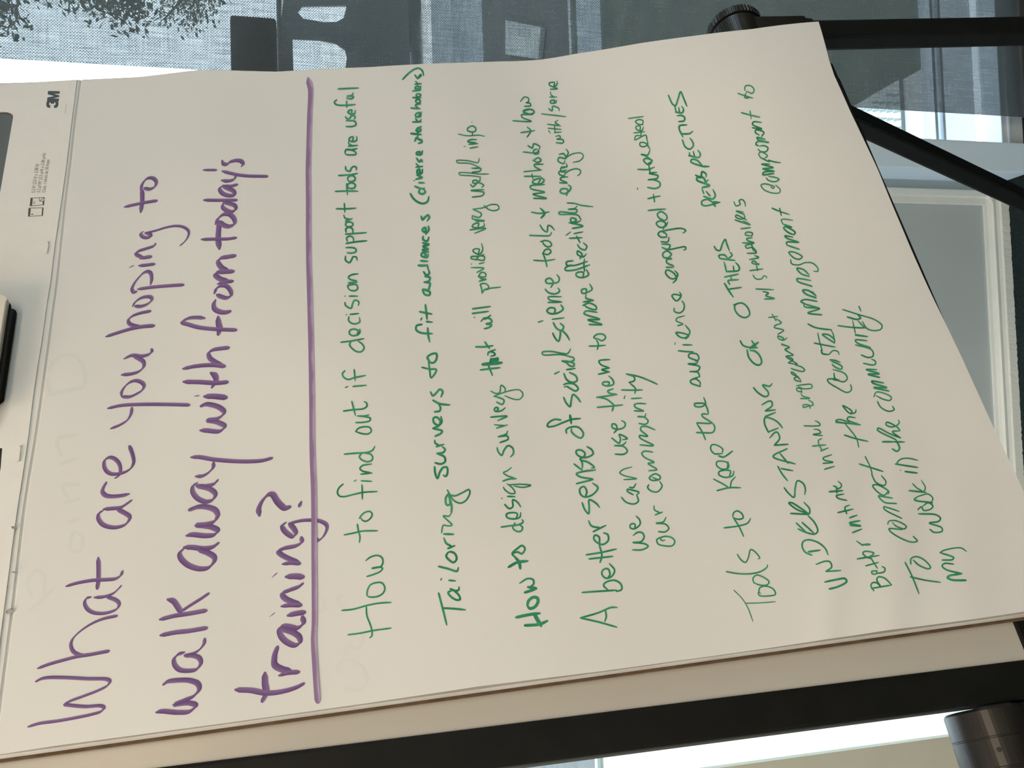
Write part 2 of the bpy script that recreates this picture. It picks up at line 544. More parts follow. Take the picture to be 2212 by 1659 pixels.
# pen paths of the handwriting: "@ x y scale" starts a tile, "# part colour width" a line
STROKES = """
# heading_lettering purple 1
@ 40 1244 4
w.7 80 1305 180 1275 330 1255 500 1225 640 1195 715 1170 738 1140 715 1125 580 1130 440 1118 400 1110 440 1085 560 1040 700 985 770 945 788 910 765 895 600 890 400 880 260 880 200 890 150 915
w.8 165 800 260 765 400 725 520 695 620 680 700 665 780 650
w.7 600 690 520 680 470 650 452 595 465 550 520 490 620 420 720 375 850 345
w.7 628 182 590 195 572 230 590 280 640 315 720 325 800 310 855 280 868 240 840 210 770 185
w.7 655 188 740 180 820 150 865 110 890 82
@ 40 900 4
w.75 410 1467 500 1440 640 1415 780 1408 840 1400 880 1375 900 1335
w.9 690 1220 692 1330 690 1420 680 1485
w.8 735 808 695 840 690 880 725 930 790 955 860 955 925 930 960 880 955 860 910 830 860 805
w.8 735 800 800 795 880 785 940 750 978 722
w.8 958 668 900 682 800 690 750 680 725 650 735 610 760 568
w.7 830 535 870 505 880 450 865 400 820 360 780 355 745 380 740 430 760 470 800 495 860 495 930 475 975 440 995 390 985 330 960 260
@ 160 560 4
w.7 315 1465 400 1430 460 1390 490 1340 500 1285
w.7 290 1290 400 1265 560 1255 800 1255 995 1260
w.7 410 1185 410 1150 440 1100 490 1060 540 1050 590 1070 605 1095 590 1130 540 1165 480 1190 420 1190
w.75 410 1000 500 990 560 970 600 930 600 890 560 860 520 840
w.75 430 862 500 832 580 838 640 825 670 800 672 780
w.8 275 670 380 635 500 600 600 582 690 575
w.7 590 585 520 575 475 555 470 525 500 495 560 470 660 448
w.7 505 410 525 375 570 340 620 325 665 330 672 350 640 385 580 408 530 408
w.7 660 220 670 170 660 120 635 108 600 120 550 170 515 220 502 260 515 285 540 280
w.7 550 260 680 242 820 230 945 222
w.7 560 57 620 52 695 42
w.3 475 75 515 55
@ 160 240 4
w.8 570 1275 620 1265 665 1258
w.7 600 1265 545 1245 535 1230 560 1210 620 1190 690 1165 705 1145
w.65 600 1040 578 1060 590 1085 630 1095 665 1080 650 1062 620 1055
w.5 615 1055 700 1035 800 1005 880 993 950 1005 990 1040 985 1085 955 1130 915 1165
w.7 435 830 520 810 620 790 715 775
w.9 575 875 588 780 588 690
w.7 575 690 590 630 630 585 680 580 710 610 700 650 660 675 610 670
# heading_lettering purple 1
@ 40 1244 4
1190 1180 1240 1170 1380 1180 1480 1170 1530 1120 1480 1100 1350 1110 1430 1075 1510 1040 1560 980 1550 935 1480 905 1350 905 1290 915 1250 942
w.9 1435 660 1380 680 1345 720 1350 770 1390 810 1470 820 1540 805 1575 750 1560 710 1510 690 1440 690
w.8 1440 690 1510 670 1560 640 1600 590 1610 545
1225 515 1350 490 1480 475 1625 450
1220 378 1350 345 1480 325 1620 300
1290 205 1340 220 1370 260 1400 310
1400 310 1500 245 1580 195 1645 150
@ 40 900 4
1440 1130 1395 1180 1400 1220 1460 1280 1560 1315 1640 1305 1690 1250 1690 1215 1640 1180 1560 1150
1430 1130 1500 1130 1600 1140 1680 1125 1730 1090
1450 1030 1500 1020 1620 1030 1690 1020 1720 985 1680 960 1600 945 1540 938 1620 930 1690 905 1720 850 1700 810 1640 785 1560 780 1475 808
w.9 1550 570 1510 600 1505 650 1545 705 1620 735 1680 715 1700 670 1660 630 1545 600
w.9 1545 600 1620 600 1690 580 1725 545
w.8 1530 518 1590 512 1640 485 1680 440 1685 400
w.8 1490 352 1560 350 1680 370 1850 385 2000 388 2110 380 2190 358
@ 160 560 4
w.9 1090 1480 1140 1480 1260 1485 1300 1445 1240 1410 1155 1392 1230 1380 1280 1350 1295 1320 1260 1285 1190 1260 1140 1255 1095 1272
w1.1 1125 1187 1200 1185 1310 1195
w.3 1040 1185 1080 1178
w.9 945 1060 1080 1062 1230 1070 1325 1062
w1.1 1185 985 1220 1010 1225 1060 1190 1110
w.85 940 948 1050 925 1200 915 1300 925
w.85 1290 925 1220 890 1170 850 1165 810 1200 785 1270 772 1335 765
w.75 1130 510 1060 505 990 512 935 545 990 565 1080 590 1220 605 1400 612
w1.1 1245 500 1250 560 1260 600 1245 650
w.9 1225 350 1208 390 1215 430 1260 455 1310 460 1350 450
w.8 1210 300 1230 255 1270 230 1320 235 1355 280 1355 315 1320 335 1270 325 1240 312
@ 160 240 4
w.8 1240 1495 1290 1480 1370 1470
w.9 1340 1470 1260 1450 1220 1415 1240 1395 1300 1390 1375 1385
w.9 1340 1385 1270 1350 1245 1300 1270 1272 1330 1260 1392 1250
w.65 1100 1110 1200 1107 1330 1105 1400 1095
w1.1 1255 1190 1245 1110 1250 1010 1255 960
w.85 1220 980 1245 930 1290 895 1345 895 1385 935 1385 975 1340 998 1290 985 1260 960
w.75 1290 795 1285 830 1310 855 1360 870 1395 850 1390 820 1340 800 1300 790
w.65 1120 770 1250 772 1405 770
w.75 1290 645 1260 670 1275 705 1330 730 1385 725 1380 695 1330 670 1290 650
w.7 1290 648 1350 650 1410 635
w.7 1275 600 1330 605 1380 590 1400 560
w.6 1280 520 1380 545 1480 560 1670 565
w.5 1115 510 1230 510
w.75 1280 430 1290 455 1320 460 1350 440 1400 428 1445 435 1460 460 1445 480
# heading_lettering purple 1
@ 480 1244 4
w1.1 115 985 250 990 360 1010 450 1010 560 990 650 960 705 930
w1.3 370 840 370 930 380 1010 345 1085
w1 490 862 560 840 660 830
w1.2 600 825 510 805 455 770 450 710 460 660 478 615
@ 500 1040 4
w1.05 460 1230 415 1280 430 1340 480 1390 550 1415 590 1390 585 1345 540 1310 440 1275
w1.05 440 1245 500 1255 570 1265 620 1225 615 1175
w1.2 485 1160 540 1145 630 1130
w.35 330 1170 375 1135
w.9 430 1080 500 1070 600 1070
w1.0 600 1065 520 1040 450 1000 440 970 500 940 580 910 620 880
w1.2 470 825 540 820 615 825
w.45 350 830 395 790
w.8 440 715 520 705 590 710
w.9 590 705 500 670 425 630 405 605 450 580 560 555 605 525 605 488
w.9 475 352 440 385 460 430 530 475 555 450 540 410 505 370
w.7 495 365 600 340 700 335 770 345 820 375 825 410 790 480 745 512 730 490
w1.1 240 295 235 240 265 170 320 115 355 115 400 180 460 230 505 220
w1.1 605 175 585 215
# heading_stripe purple 1
@ 0 0 1
w1.15 666 170 671 190 671.5 205 669.5 250 668 305 666.5 365 667 430 667 490 667.5 560 670 655 672.5 760 674 860 675 975 678 1060 679 1200 679.5 1344 678 1381 681 1440 686 1516
# green_lettering green 20
@ 500 1040 4
1008 1325 1110 1312 1220 1290 1380 1268
955 1115 1050 1105 1180 1070 1280 1052 1380 1046
1165 1085 1170 1160 1200 1240 1215 1300 1212 1335 1195 1352
1170 985 1175 940 1200 895 1250 875 1300 878 1325 920 1310 965 1260 995 1190 998 1168 985
1170 822 1240 800 1290 775 1305 750 1270 740 1212 752 1290 735 1308 700 1300 660 1260 640 1200 655 1160 685
975 462 1050 448 1130 430 1262 427
1088 370 1095 420 1110 480 1105 528
1105 320 1125 290 1160 265 1200 262 1215 285 1200 320 1160 345 1130 335 1118 318
@ 660 760 4
325 1143 290 1175 275 1215 290 1245 330 1252 420 1232 500 1215 620 1208
487 1150 490 1210 490 1275
482 1115 572 1120
420 1120 438 1108
478 1058 575 1048
560 1045 490 1030 470 1010 490 985 570 970
485 880 465 905 480 930 530 950 570 940 580 910 560 885 500 875
335 885 420 878 540 868 580 850 598 818
432 690 460 660 510 648 555 655 568 685 545 708 500 710 432 690
435 612 500 610 555 595 560 575 520 562 450 555
450 555 510 555 548 545
328 513 420 500 500 492 530 470 525 440 505 432
400 430 415 490 432 552
410 300 525 290
345 310 365 300
340 165 318 190 330 220 370 240 420 225 520 205
420 155 425 200 428 250
@ 660 440 4
390 1195 380 1220 400 1250 440 1278 480 1280 505 1250 490 1215 455 1190
305 1198 380 1190 505 1167
440 1140 455 1100 420 1085 385 1095 378 1120 400 1140 450 1135 470 1110 468 1085
375 978 372 1010 400 1035 440 1038 468 1020 465 985
385 958 460 950
350 964 356 958
340 855 345 880 395 905 405 870 425 835 460 850 455 880
378 800 450 800
338 802 343 797
370 735 365 710 400 700 440 702 450 735 430 752 390 750 370 735
370 685 445 680
440 668 385 655 370 635 400 615 455 608
345 455 345 490 380 510 400 480 410 460 440 465 445 490
360 425 400 428 435 415 430 390 390 380 348 382
350 345 440 330 530 322
360 325 355 295 380 282 410 295 415 330
345 265 440 258 525 252
350 248 348 220 370 205 405 220 410 255
345 190 350 165 385 160 410 175 400 195 365 200 345 190
345 150 405 130
390 138 340 125 330 100
@ 660 130 4
265 1285 340 1286 437 1280
335 1240 340 1315
258 1135 360 1132 452 1133
355 1070 362 1165
362 1100 365 1075 400 1062 430 1080 420 1105 385 1110 362 1100
362 1030 370 1008 410 1000 430 1025 415 1045 380 1050 362 1030
285 998 400 990 450 980
345 920 350 950 385 960 395 935 420 920 440 930 435 950
340 800 350 775 385 775 430 795 435 815 400 820 350 815 340 800
360 775 400 775 445 765
370 745 450 738
400 738 375 725 370 705
405 705 410 665 385 670 375 690 400 705 440 695 442 660
350 575 400 575 435 560 425 530 350 525
345 490 360 510 385 500 395 480 430 490 420 510
395 462 400 432 380 435 365 450 390 468 425 460 430 435
270 345 248 365 265 385 330 392 430 385
355 355 355 410
355 330 400 335 415 318 360 312
360 312 400 305 412 285
282 250 458 242
# green_lettering green 25
@ 500 1040 4
1790 965 1820 1080 1860 1240
1825 1095 1920 1100 2020 1110
1900 945 1872 960 1900 1000 1950 1025 1975 1020 1965 985 1930 950 1890 928
1890 928 1940 945 1965 935 1965 912
1880 855 1935 860
1808 852 1814 840
1790 735 1870 755 1950 775 1960 745
1870 615 1855 645 1880 680 1920 700 1945 670 1930 625 1890 608 1870 615
1870 580 1930 555
1900 560 1855 535 1835 490
1835 455 1920 458
w.7 1815 445 1830 380 1870 385 1905 378 1860 330 1830 298 1880 300 1900 270
1870 110 1850 150 1860 205 1885 200 1885 150 1872 110
1900 270 1902 220 1888 150
w.8 1865 75 1890 120 1920 165 1980 188 2030 160 2060 90 2050 72 2000 95 1930 125 1880 115
@ 660 760 4
1115 995 1120 1050 1140 1095 1160 1040 1190 1000 1222 1000 1225 1050 1210 1078 1190 1065
1120 960 1170 970 1205 950 1200 910 1135 880
1135 880 1190 870 1205 845 1180 820
1130 820 1195 800
1150 805 1120 790 1115 765
1120 730 1170 705 1180 685 1100 665
1100 662 1150 640 1165 600 1130 565 1105 575 1110 615 1150 635 1175 610 1170 560
1115 520 1160 510 1165 480 1150 455
1100 420 1160 450 1245 460
1080 348 1100 380 1130 355 1160 325 1185 345 1170 390
w.85 1005 135 1070 150 1130 155 1085 225 1070 140 1060 75
1060 75 1052 48 1090 20 1130 18 1130 65 1105 95 1075 90 1060 60
@ 660 440 4
1005 1045 960 1055 955 1090 990 1115 1095 1125
1055 1075 1060 1140 1072 1195
1045 1020 1095 1025
995 1005 1005 988
985 935 1040 945 1090 955
1035 875 1050 1000
1010 745 1030 785 1070 790 1075 765 1030 750
1015 740 1060 745 1070 720 1075 690 1025 680
1025 680 1065 670 1075 640 1030 630
1020 590 1045 620 1070 600 1060 570
w1.2 975 535 1020 536 1052 532
1052 535 1060 570
995 495 1055 500
1025 460 1040 440 1010 425 1000 450 1050 465 1060 440
1060 420 1010 400 1060 395 1015 370 1065 355 1010 340
1015 285 1015 310 1050 325 1065 290
1040 265 1045 240
1030 245 1040 210 1015 215 1010 235 1045 250 1065 225 1060 195
1000 110 1010 140 1035 115 1060 100 1070 120 1050 150
@ 660 130 4
905 1155 930 1195 975 1230 1020 1240 1055 1220 1065 1180
985 1120 980 1145 1010 1158 1035 1140 1020 1118
945 1092 1000 1112 1028 1108
980 1060 1025 1062
936 1042 942 1042
955 1030 1005 1015 960 995
985 985 985 945 965 955 970 985 1005 975 1010 945
955 925 1010 920
980 920 955 895
960 850 985 880 1000 860 1010 880
985 820 990 795 960 800 960 815 1000 815 1010 785
945 700 960 670 985 690 1000 690 1005 710 975 720
910 635 960 640 1000 645
970 610 970 660
965 595 955 610 985 618 995 600 965 590
965 590 1000 575
w.8 925 535 1000 535
w.8 950 505 975 535 1000 515
w.8 975 490 985 455 955 465 950 485 990 490 1000 450
w.8 910 415 990 422
w.8 975 415 950 395 955 385 995 380
w.8 950 360 955 345 985 345 990 365 965 372 950 360
w.8 925 325 995 328
w.8 960 295 955 310 985 318 995 300 965 290
w.8 925 268 995 262
w.8 975 250 980 230 955 230 945 245 990 250 995 225
w.8 945 210 1000 205
w.8 970 205 950 185
w.8 945 130 970 160 985 135 1000 125 990 150
w.8 838 168 890 115 940 80 980 72 1010 95 1020 135
# green_lettering green 21
@ 1080 1000 4
w1.7 215 1405 340 1395 410 1365
w1.7 140 1335 250 1312 345 1300
w2.2 300 1315 355 1410
w1.7 237 1225 247 1192 285 1162 322 1168 328 1200 300 1245 257 1258 236 1235
w1.6 215 1120 310 1090
w1.8 312 1085 240 1073
w1.1 255 1075 290 1045 285 1010 240 1000 170 1040
w1.6 75 900 150 860 240 848
w1.7 175 912 165 860 130 815
w1.1 130 815 105 785 150 740 190 715 215 740 190 785 150 770 110 785
@ 660 760 4
1810 1480 1790 1520 1820 1550 1860 1550 1875 1520 1845 1490
1690 1515 1760 1505 1840 1495 1880 1470 1870 1450
1820 1440 1830 1400 1780 1390 1735 1405 1740 1430 1790 1445 1850 1430 1858 1390
1720 1320 1760 1355 1790 1340 1790 1280 1830 1300 1858 1340
1745 1250 1810 1252
1694 1270 1698 1265
w.8 1710 1170 1720 1190 1770 1225 1810 1220 1790 1180 1740 1140
w.8 1760 1150 1860 1145 1945 1155 1880 1172 1800 1160
1705 1118 1760 1100 1820 1098
w.8 1810 1095 1740 1070 1710 1045 1740 1030 1780 1000
1655 830 1665 865 1695 895 1715 850 1750 812 1790 835 1795 880 1770 910
1680 785 1750 755 1745 730 1665 735
1665 735 1735 710 1745 685
w.8 1650 660 1745 632
w.8 1720 638 1665 635 1630 630
1600 565 1740 558 1660 595
1650 515 1665 490 1645 482 1630 500 1640 515 1690 510 1725 485
w.9 1650 435 1700 455 1715 420 1680 400 1625 385
w.7 1625 385 1720 350 1800 330 1850 332 1878 370 1850 410 1800 410 1720 380
w.8 1600 340 1640 360 1675 355 1690 290 1725 320 1720 350
1510 158 1590 148 1680 138
1575 110 1615 205
w1.9 1530 110 1695 95
w1.9 1650 85 1600 85 1660 55
w1.6 1600 65 1665 70
@ 660 440 4
1575 1310 1580 1285 1620 1285 1638 1305 1600 1320
1590 1280 1640 1262
w1.1 1470 1238 1550 1238 1620 1228
1548 1195 1590 1255
1545 1082 1590 1068 1608 1050 1560 1040 1608 1025 1600 1000 1545 990 1515 1018
1550 1000 1600 965
1456 986 1461 982
1440 950 1580 932
1442 910 1598 890
w.8 1525 775 1520 730 1510 700 1540 690 1575 705 1580 740 1545 745
w.8 1530 770 1545 745 1685 722
w.8 1500 672 1560 655 1520 650 1490 630
w.8 1495 625 1520 595 1555 605 1555 630 1525 635 1495 625
w.8 1480 595 1540 560 1430 553
w.8 1500 520 1545 510
w.8 1430 525 1436 520
w.8 1470 488 1500 455 1545 460 1540 490 1490 485 1430 475 1430 460 1500 455 1540 440
w.8 1490 440 1500 395 1455 395 1445 410 1500 440 1530 400 1520 345
w.8 1420 228 1555 215 1460 258
w.8 1490 205 1495 170 1450 180 1440 200 1500 210 1545 190 1540 170
w.8 1470 152 1545 150 1440 130 1440 110
w.8 1440 105 1500 120 1520 90 1445 50
@ 660 130 4
w.7 1445 1290 1540 1275 1600 1250 1660 1255 1670 1285 1630 1302 1580 1290 1540 1255
w.8 1440 1185 1530 1170 1540 1145 1430 1128 1540 1120
w.8 1425 1075 1445 1095 1490 1060 1540 1085 1520 1100
w.8 1490 1060 1480 1040 1445 1045 1450 1065 1500 1050 1510 1010
w.6 1510 1010 1430 1000 1330 990 1325 975 1400 975 1500 985 1585 985
w.8 1440 970 1505 960 1515 940 1435 935
w.6 1505 930 1420 895 1310 885 1305 870 1400 870 1490 885 1500 848
w.8 1420 762 1490 750
w.7 1368 750 1380 745
w.8 1410 728 1490 722
w.8 1470 715 1400 705 1420 690 1480 688
w.6 1320 640 1400 655 1500 650 1545 660
w.8 1440 645 1445 620
w.8 1440 625 1400 610 1400 590 1440 570 1470 590 1465 615 1430 625
w.6 1434 537 1440 536
# green_lettering green 22
@ 1080 1000 4
695 1340 850 1375 1010 1420
695 1340 850 1295 960 1250 1012 1250
910 1270 918 1330 905 1370
710 1120 850 1110 1005 1100
1005 1110 1050 1095 1045 1050 990 1015 910 1035 895 1060 930 1095
930 1000 950 960 930 915 890 925 880 960 910 995 960 985 990 930 945 870
770 830 975 808
745 795 870 775 1005 745
865 860 880 800 855 700
860 690 855 640 820 625 810 655 840 690 890 705 935 670 930 620 895 605
805 595 915 540
860 560 790 545 765 500
710 345 730 400 765 440 770 380 770 320 830 350 860 385
735 295 750 250 725 205 690 225 695 270 730 295 800 275 845 215 800 175
660 180 805 145
800 140 690 120 660 95 720 75 825 62
@ 1130 700 4
440 1210 510 1265
490 1165 510 1200 510 1250
510 1180 560 1195 615 1240 590 1245
490 1165 520 1150 535 1120 500 1090 460 1095 460 1120 500 1150 560 1150 605 1120 590 1085 550 1060
375 945 372 915 420 890 480 895 520 950 500 985 450 965 415 925 420 905
325 830 270 825 215 860 210 885 260 885 350 850 420 825 495 818
w1.4 405 790 415 860
350 635 370 680 405 715 415 660 430 610 470 640 495 675
350 525 375 515 440 520 475 560 455 580 410 560 375 540 355 545
352 430 375 480 420 505 465 490 455 450 400 420
375 395 450 385
272 432 312 412
335 320 375 335 400 360 435 365 440 345 390 325 335 320
400 330 440 310 430 285
w.8 430 290 330 265 170 265 165 245 240 238 340 255 385 255 410 215
@ 1130 400 4
255 1280 275 1320 305 1350 320 1300 325 1255 370 1290 400 1340
260 1190 290 1240 330 1255 350 1225 320 1195
w.8 250 1160 355 1148
w.8 130 1185 172 1172
270 1110 275 1070 235 1060 205 1085 230 1110 300 1105 345 1070 325 1035
w.8 215 1015 335 1012
w.8 330 1010 225 990 215 970 330 965
w.9 190 900 220 930 280 940 315 915 300 890
w.9 240 885 260 840 230 805 195 820 200 845 250 850 305 835 310 800 290 775
w.8 90 650 190 655 275 642
w.9 205 705 190 640 170 590
w.8 170 595 190 560 225 555 240 575 215 600 165 590
w.8 150 490 185 480 230 490 245 520 215 535 180 515 165 485
w.8 55 435 150 438 230 435 245 410
w.8 145 345 175 390 205 405 215 350 245 360 270 390
w.8 72 235 150 245 225 232
w1.1 155 285 185 245 148 200
@ 1130 110 4
w.8 90 1275 200 1275 85 1240 185 1222 65 1190 62 1170 185 1155
w.9 130 1145 150 1105 90 1120 80 1140 150 1150 180 1120 155 1095
w.8 10 1085 150 1085
w.8 75 1065 85 1110
w.7 5 1045 160 1030
w.8 150 1030 100 1000 95 985 175 980
w.8 85 950 130 925 155 945 125 965 85 945
w.8 120 850 90 860 95 890 130 890 135 860
w.7 0 875 120 878 135 850
w.8 40 820 80 840 90 805 145 830 140 845
w.8 -20 708 100 690
w.8 35 745 65 690 35 660
@ 660 130 4
w.7 1790 525 1950 530 1870 495 1865 475 1930 470 1980 455
w.8 1890 465 1880 440 1940 425 1975 445 1955 470 1900 455 1890 440 1930 430
w.7 1890 400 1945 395 1940 375 1905 370 1925 360 1925 330 1890 320 1855 360
# green_lettering green 20
@ 1080 1000 4
1145 752 1230 750 1280 720 1250 700 1150 688 1220 680 1245 640 1230 605 1190 600 1150 628
1165 570 1165 530 1130 530 1125 560 1160 570 1210 530 1205 490 1175 460
1050 298 1090 340 1160 355 1195 330 1180 275
1150 275 1100 245 1100 230 1160 240 1200 255 1180 280
1120 210 1150 215 1175 180
w.8 1070 145 1180 140
w.8 1180 135 1060 105 1035 85 1060 60 1140 35
@ 1130 700 4
795 1125 870 1125 900 1100 870 1060 790 1052
790 1052 860 1045 890 1020
765 985 830 1030 840 990 830 955 900 990 860 1000
785 940 810 910 800 870 770 865 770 895 820 910 875 890 880 855 850 835
640 720 760 710 860 700
w1.2 770 750 785 700
785 700 720 650 640 632
635 635 810 610
810 610 740 595 730 580 780 560
730 535 745 505 690 505 685 520 720 535 780 520 775 485 740 450
650 435 745 415
745 415 680 395 745 382
745 380 670 350 655 320 680 312 750 308
570 192 640 190 710 185
640 220 650 180 630 130
630 130 610 115 640 90 695 92 712 120 680 145 640 125
@ 1130 400 4
570 1205 680 1205 560 1165 660 1160 525 1110 540 1090 640 1100
515 1040 570 1020 630 1050 630 1075 570 1065 520 1035
520 1010 610 998
605 995 540 975 545 950
540 945 545 900 505 905 510 935 560 925 595 900 575 855
515 800 520 755 460 760 460 785 510 800 565 775 545 730
430 655 375 665 375 690 440 695 555 660
415 690 365 715 365 735 440 735 575 690
530 745 525 680 530 640
490 635 510 600 470 570 470 600 520 620 545 595
470 515 490 545 535 560 550 530 520 500
400 460 510 455
490 495 460 440
440 420 515 405
w.8 370 435 410 405
425 375 515 355 395 325
430 325 460 300 415 285 410 310 445 325 495 310
w.9 500 300 470 260 310 250 310 235 450 240 465 225
w.9 460 240 465 215 390 210
w.9 390 210 450 200 465 180
w.8 380 155 450 160 500 175 605 188
@ 1130 110 4
375 1250 385 1200 330 1195 320 1220 355 1235 400 1210 410 1175 390 1160
w.9 315 1140 380 1145
w.9 380 1140 320 1110 330 1095 385 1090
w.9 370 1050 310 1045 310 1065 350 1080 365 1060
w.8 370 1055 400 1035 460 1020 495 1035 490 1065 470 1080
w.9 360 1010 325 1015 330 1040 375 1030
w.9 330 1005 380 1000 370 975
w.9 360 930 310 925 300 950 350 975 360 950
w.7 360 930 430 890 500 885 520 910 490 950 430 965
w.9 310 920 370 930 350 890 310 895
w.8 370 920 390 880 370 850
w.8 285 795 345 795 345 770 290 765 320 755 315 735 280 740
w.7 270 708 330 702
w.7 220 690 235 712
w.7 215 670 330 680
w.7 210 635 325 650
w.7 275 700 270 640
w.7 310 640 275 620 300 600
w.7 160 545 370 570
w.8 220 500 250 520 255 480 310 500 310 520
w.8 260 455 275 430 240 430 235 450 280 450 290 430
w.8 230 400 290 400
w.7 270 400 240 380 235 355
w.8 235 333 295 328 258 316
w.8 265 310 270 275 225 280 230 300 270 310 295 285 290 262
# green_lettering green 19
@ 1080 1000 4
1380 645 1355 665 1365 700 1430 718 1490 715 1510 680 1490 650 1430 635 1385 650 1400 672 1425 668
1370 595 1430 595 1458 565 1430 530 1350 522 1410 510 1435 470
1340 450 1405 425
1390 435 1335 405 1330 370
@ 1130 700 4
1085 1390 1075 1410 1100 1440 1160 1450 1200 1400 1180 1360
1165 1350 1110 1350 1090 1330 1140 1295 1185 1320 1175 1345 1115 1325
1085 1268 1155 1258 1080 1205 1130 1195 1045 1150 1025 1115 1050 1100 1120 1108
1010 1045 1125 1050 1010 985 1005 965 1075 970 1015 915 1020 890 1060 885 1140 915
1000 860 1060 865 1080 840 1045 805 990 800 1050 800 1060 775
960 750 1040 755
1040 750 970 720 960 700 985 688 1060 690
935 645 1025 640
872 645 880 620
850 570 940 572 1030 570
965 600 970 560 920 510
915 505 960 490 960 460 890 432
890 432 1000 455 1090 490 1160 522
# green_lettering green 19
@ 1080 1000 4
w.6 2020 1100 2090 1170 2140 1250 2185 1370
1935 562 2060 545 2140 520 2165 480
2105 635 2065 550 2010 465
2010 465 2020 430 2050 415 2090 440 2100 475 2060 488 2020 475
@ 1560 1000 4
w.7 205 1212 320 1210 460 1200
w.9 310 1120 320 1145 400 1150 460 1135 440 1090 370 1065 325 1080 318 1115 332 1130
w.9 275 1040 265 1000 295 970 350 985 405 1030 385 1055 320 1055 275 1035
35 940 150 958 270 955 350 930 390 895 390 880
w.9 130 790 160 835 200 860 225 820 245 750 280 765 325 825 310 830
@ 1130 700 4
1675 1440 1780 1415 1880 1415
w.9 1645 1340 1730 1385 1785 1420
w.9 1790 1415 1800 1360 1835 1320
1780 1325 1790 1270 1695 1275 1690 1300 1740 1325 1810 1310 1820 1270
w.9 1760 1255 1765 1200 1675 1190 1670 1220 1720 1255 1775 1240 1770 1190
w1.1 1690 1140 1730 1150 1810 1098
w.9 1720 1110 1725 1085 1680 1050 1630 1045 1620 1080 1650 1120 1720 1120
1497 938 1560 940 1640 935 1655 890 1630 850
1575 1000 1550 940 1500 860
1500 855 1625 855 1550 800 1545 780 1600 780
1600 770 1590 730 1565 690 1520 685 1480 690 1485 710 1540 715 1575 690 1560 635
1530 540 1450 510 1445 490 1490 475 1530 510 1525 540
1455 480 1525 455
1525 455 1510 420 1440 412
1440 412 1510 405 1525 370 1425 345 1500 340 1510 320
1510 320 1430 285 1435 260 1500 260 1518 300 1490 325
1340 232 1420 240 1470 240
1380 180 1460 182
w.8 1308 178 1314 162
@ 1130 400 4
1405 1330 1430 1300 1320 1275 1350 1310 1400 1320 1440 1270 1400 1210
1335 1215 1380 1205
w.8 1380 1200 1320 1170 1330 1150 1395 1130
1305 1065 1305 1090 1350 1105 1385 1080 1390 1030 1370 1000
1335 1000 1360 960 1300 945 1285 955 1320 1000 1350 985 1365 950 1350 925
1295 845 1325 810 1300 760 1240 735 1230 760 1280 810 1325 800 1335 770 1310 740
1235 710 1300 712
1300 700 1240 670 1240 645 1285 640
1275 630 1215 625 1205 595 1240 570 1280 600 1250 630
1235 560 1280 555 1350 540 1400 535 1405 555 1385 562
1200 540 1250 555 1270 520 1195 510
1190 490 1250 490 1260 450
1240 450 1190 450 1165 425 1190 400 1240 430 1235 450
1190 400 1270 385 1370 375 1405 395 1380 415
1210 380 1230 330 1180 310 1150 330 1180 365 1230 355 1250 320
1220 310 1170 280 1160 250 1190 230 1240 265 1240 295 1215 310
1080 220 1160 212 1230 208
1078 118 1130 105 1185 95
1135 145 1125 80
@ 1130 110 4
988 1185 988 1198
1075 1180 1140 1190 1180 1170 1180 1140 1130 1115 1080 1115
1080 1115 1160 1100 1165 1080 1090 1060 1155 1050
w.9 990 1025 1080 1025 1135 1005
1095 1050 1085 980
1080 975 1115 950 1060 930 1040 945 1080 985 1110 970
1115 950 1060 910 1020 895 1075 900 1095 860
w.8 1095 850 1060 800 1010 795 1010 820 1040 830 1075 810 1070 770
w.8 1070 770 1060 730 965 770 975 735 1020 735
w.8 955 710 1050 700
w.8 1020 740 1015 690
w.8 1010 690 1010 650 975 655 980 680 1025 690 1040 660
w.8 1035 640 985 630 970 610 1000 595 1035 605 1030 640
w.8 910 585 1040 568
# green_lettering green 20
@ 1560 1000 4
w1.2 925 1090 1000 1070 1075 1025 1060 1000 980 1010 885 1030
895 938 945 900 930 855 890 850 810 878
895 938 960 934 1025 930
w1.2 745 768 845 755
775 798 715 770 690 720 700 680 745 665 830 690 890 740 915 795
655 570 720 600 800 615 825 590 800 520 740 455
640 520 725 600
690 515 790 605
590 437 750 445
745 440 640 400 575 345 600 345 690 400 750 440 755 400 705 340
535 215 575 265 620 298 630 220 650 155 700 180 718 230 712 275
480 30 520 100 565 155
510 50 610 68
@ 1560 740 4
560 918 440 985 630 1050
500 960 570 1045
450 888 570 880
450 888 495 830 480 780 460 775 410 825
400 778 365 700 370 650 430 660 480 690 520 738
405 770 485 740
370 640 460 605
370 592 460 583
370 592 430 545 425 510 400 508 340 540
270 390 310 435 370 468 395 458 398 432 350 368 410 378 430 355
@ 1130 400 4
w1.1 1935 1425 1950 1490 2000 1545 2040 1555 2060 1530 2040 1470 2000 1435 1960 1430
1875 1345 1900 1385 1970 1405 2025 1405
w1.6 1960 1410 2030 1360
1975 1345 2015 1405
1860 1020 1830 1040 1830 1080 1870 1130 1920 1145 1955 1120 1940 1060 1890 1020 1815 1035
w1.1 1740 850 1775 910 1815 968
1775 900 1885 885
1785 858 1770 828 1860 818
1800 825 1795 788
1740 795 1860 770
1755 748 1865 735 1862 700 1835 670
1820 735 1815 700
1755 745 1745 700 1735 665
1700 635 1830 652
1700 635 1690 610 1740 605 1770 640
1765 640 1805 605 1785 580
1650 530 1670 560 1700 565 1720 510 1745 470 1760 510 1780 565
@ 1130 110 4
w1.1 1660 1345 1640 1310 1700 1310
1640 1310 1590 1285 1545 1300 1545 1330 1580 1340 1625 1330 1690 1312
1560 1258 1640 1280 1660 1250 1640 1200
1615 1255 1580 1215
1560 1232 1545 1190
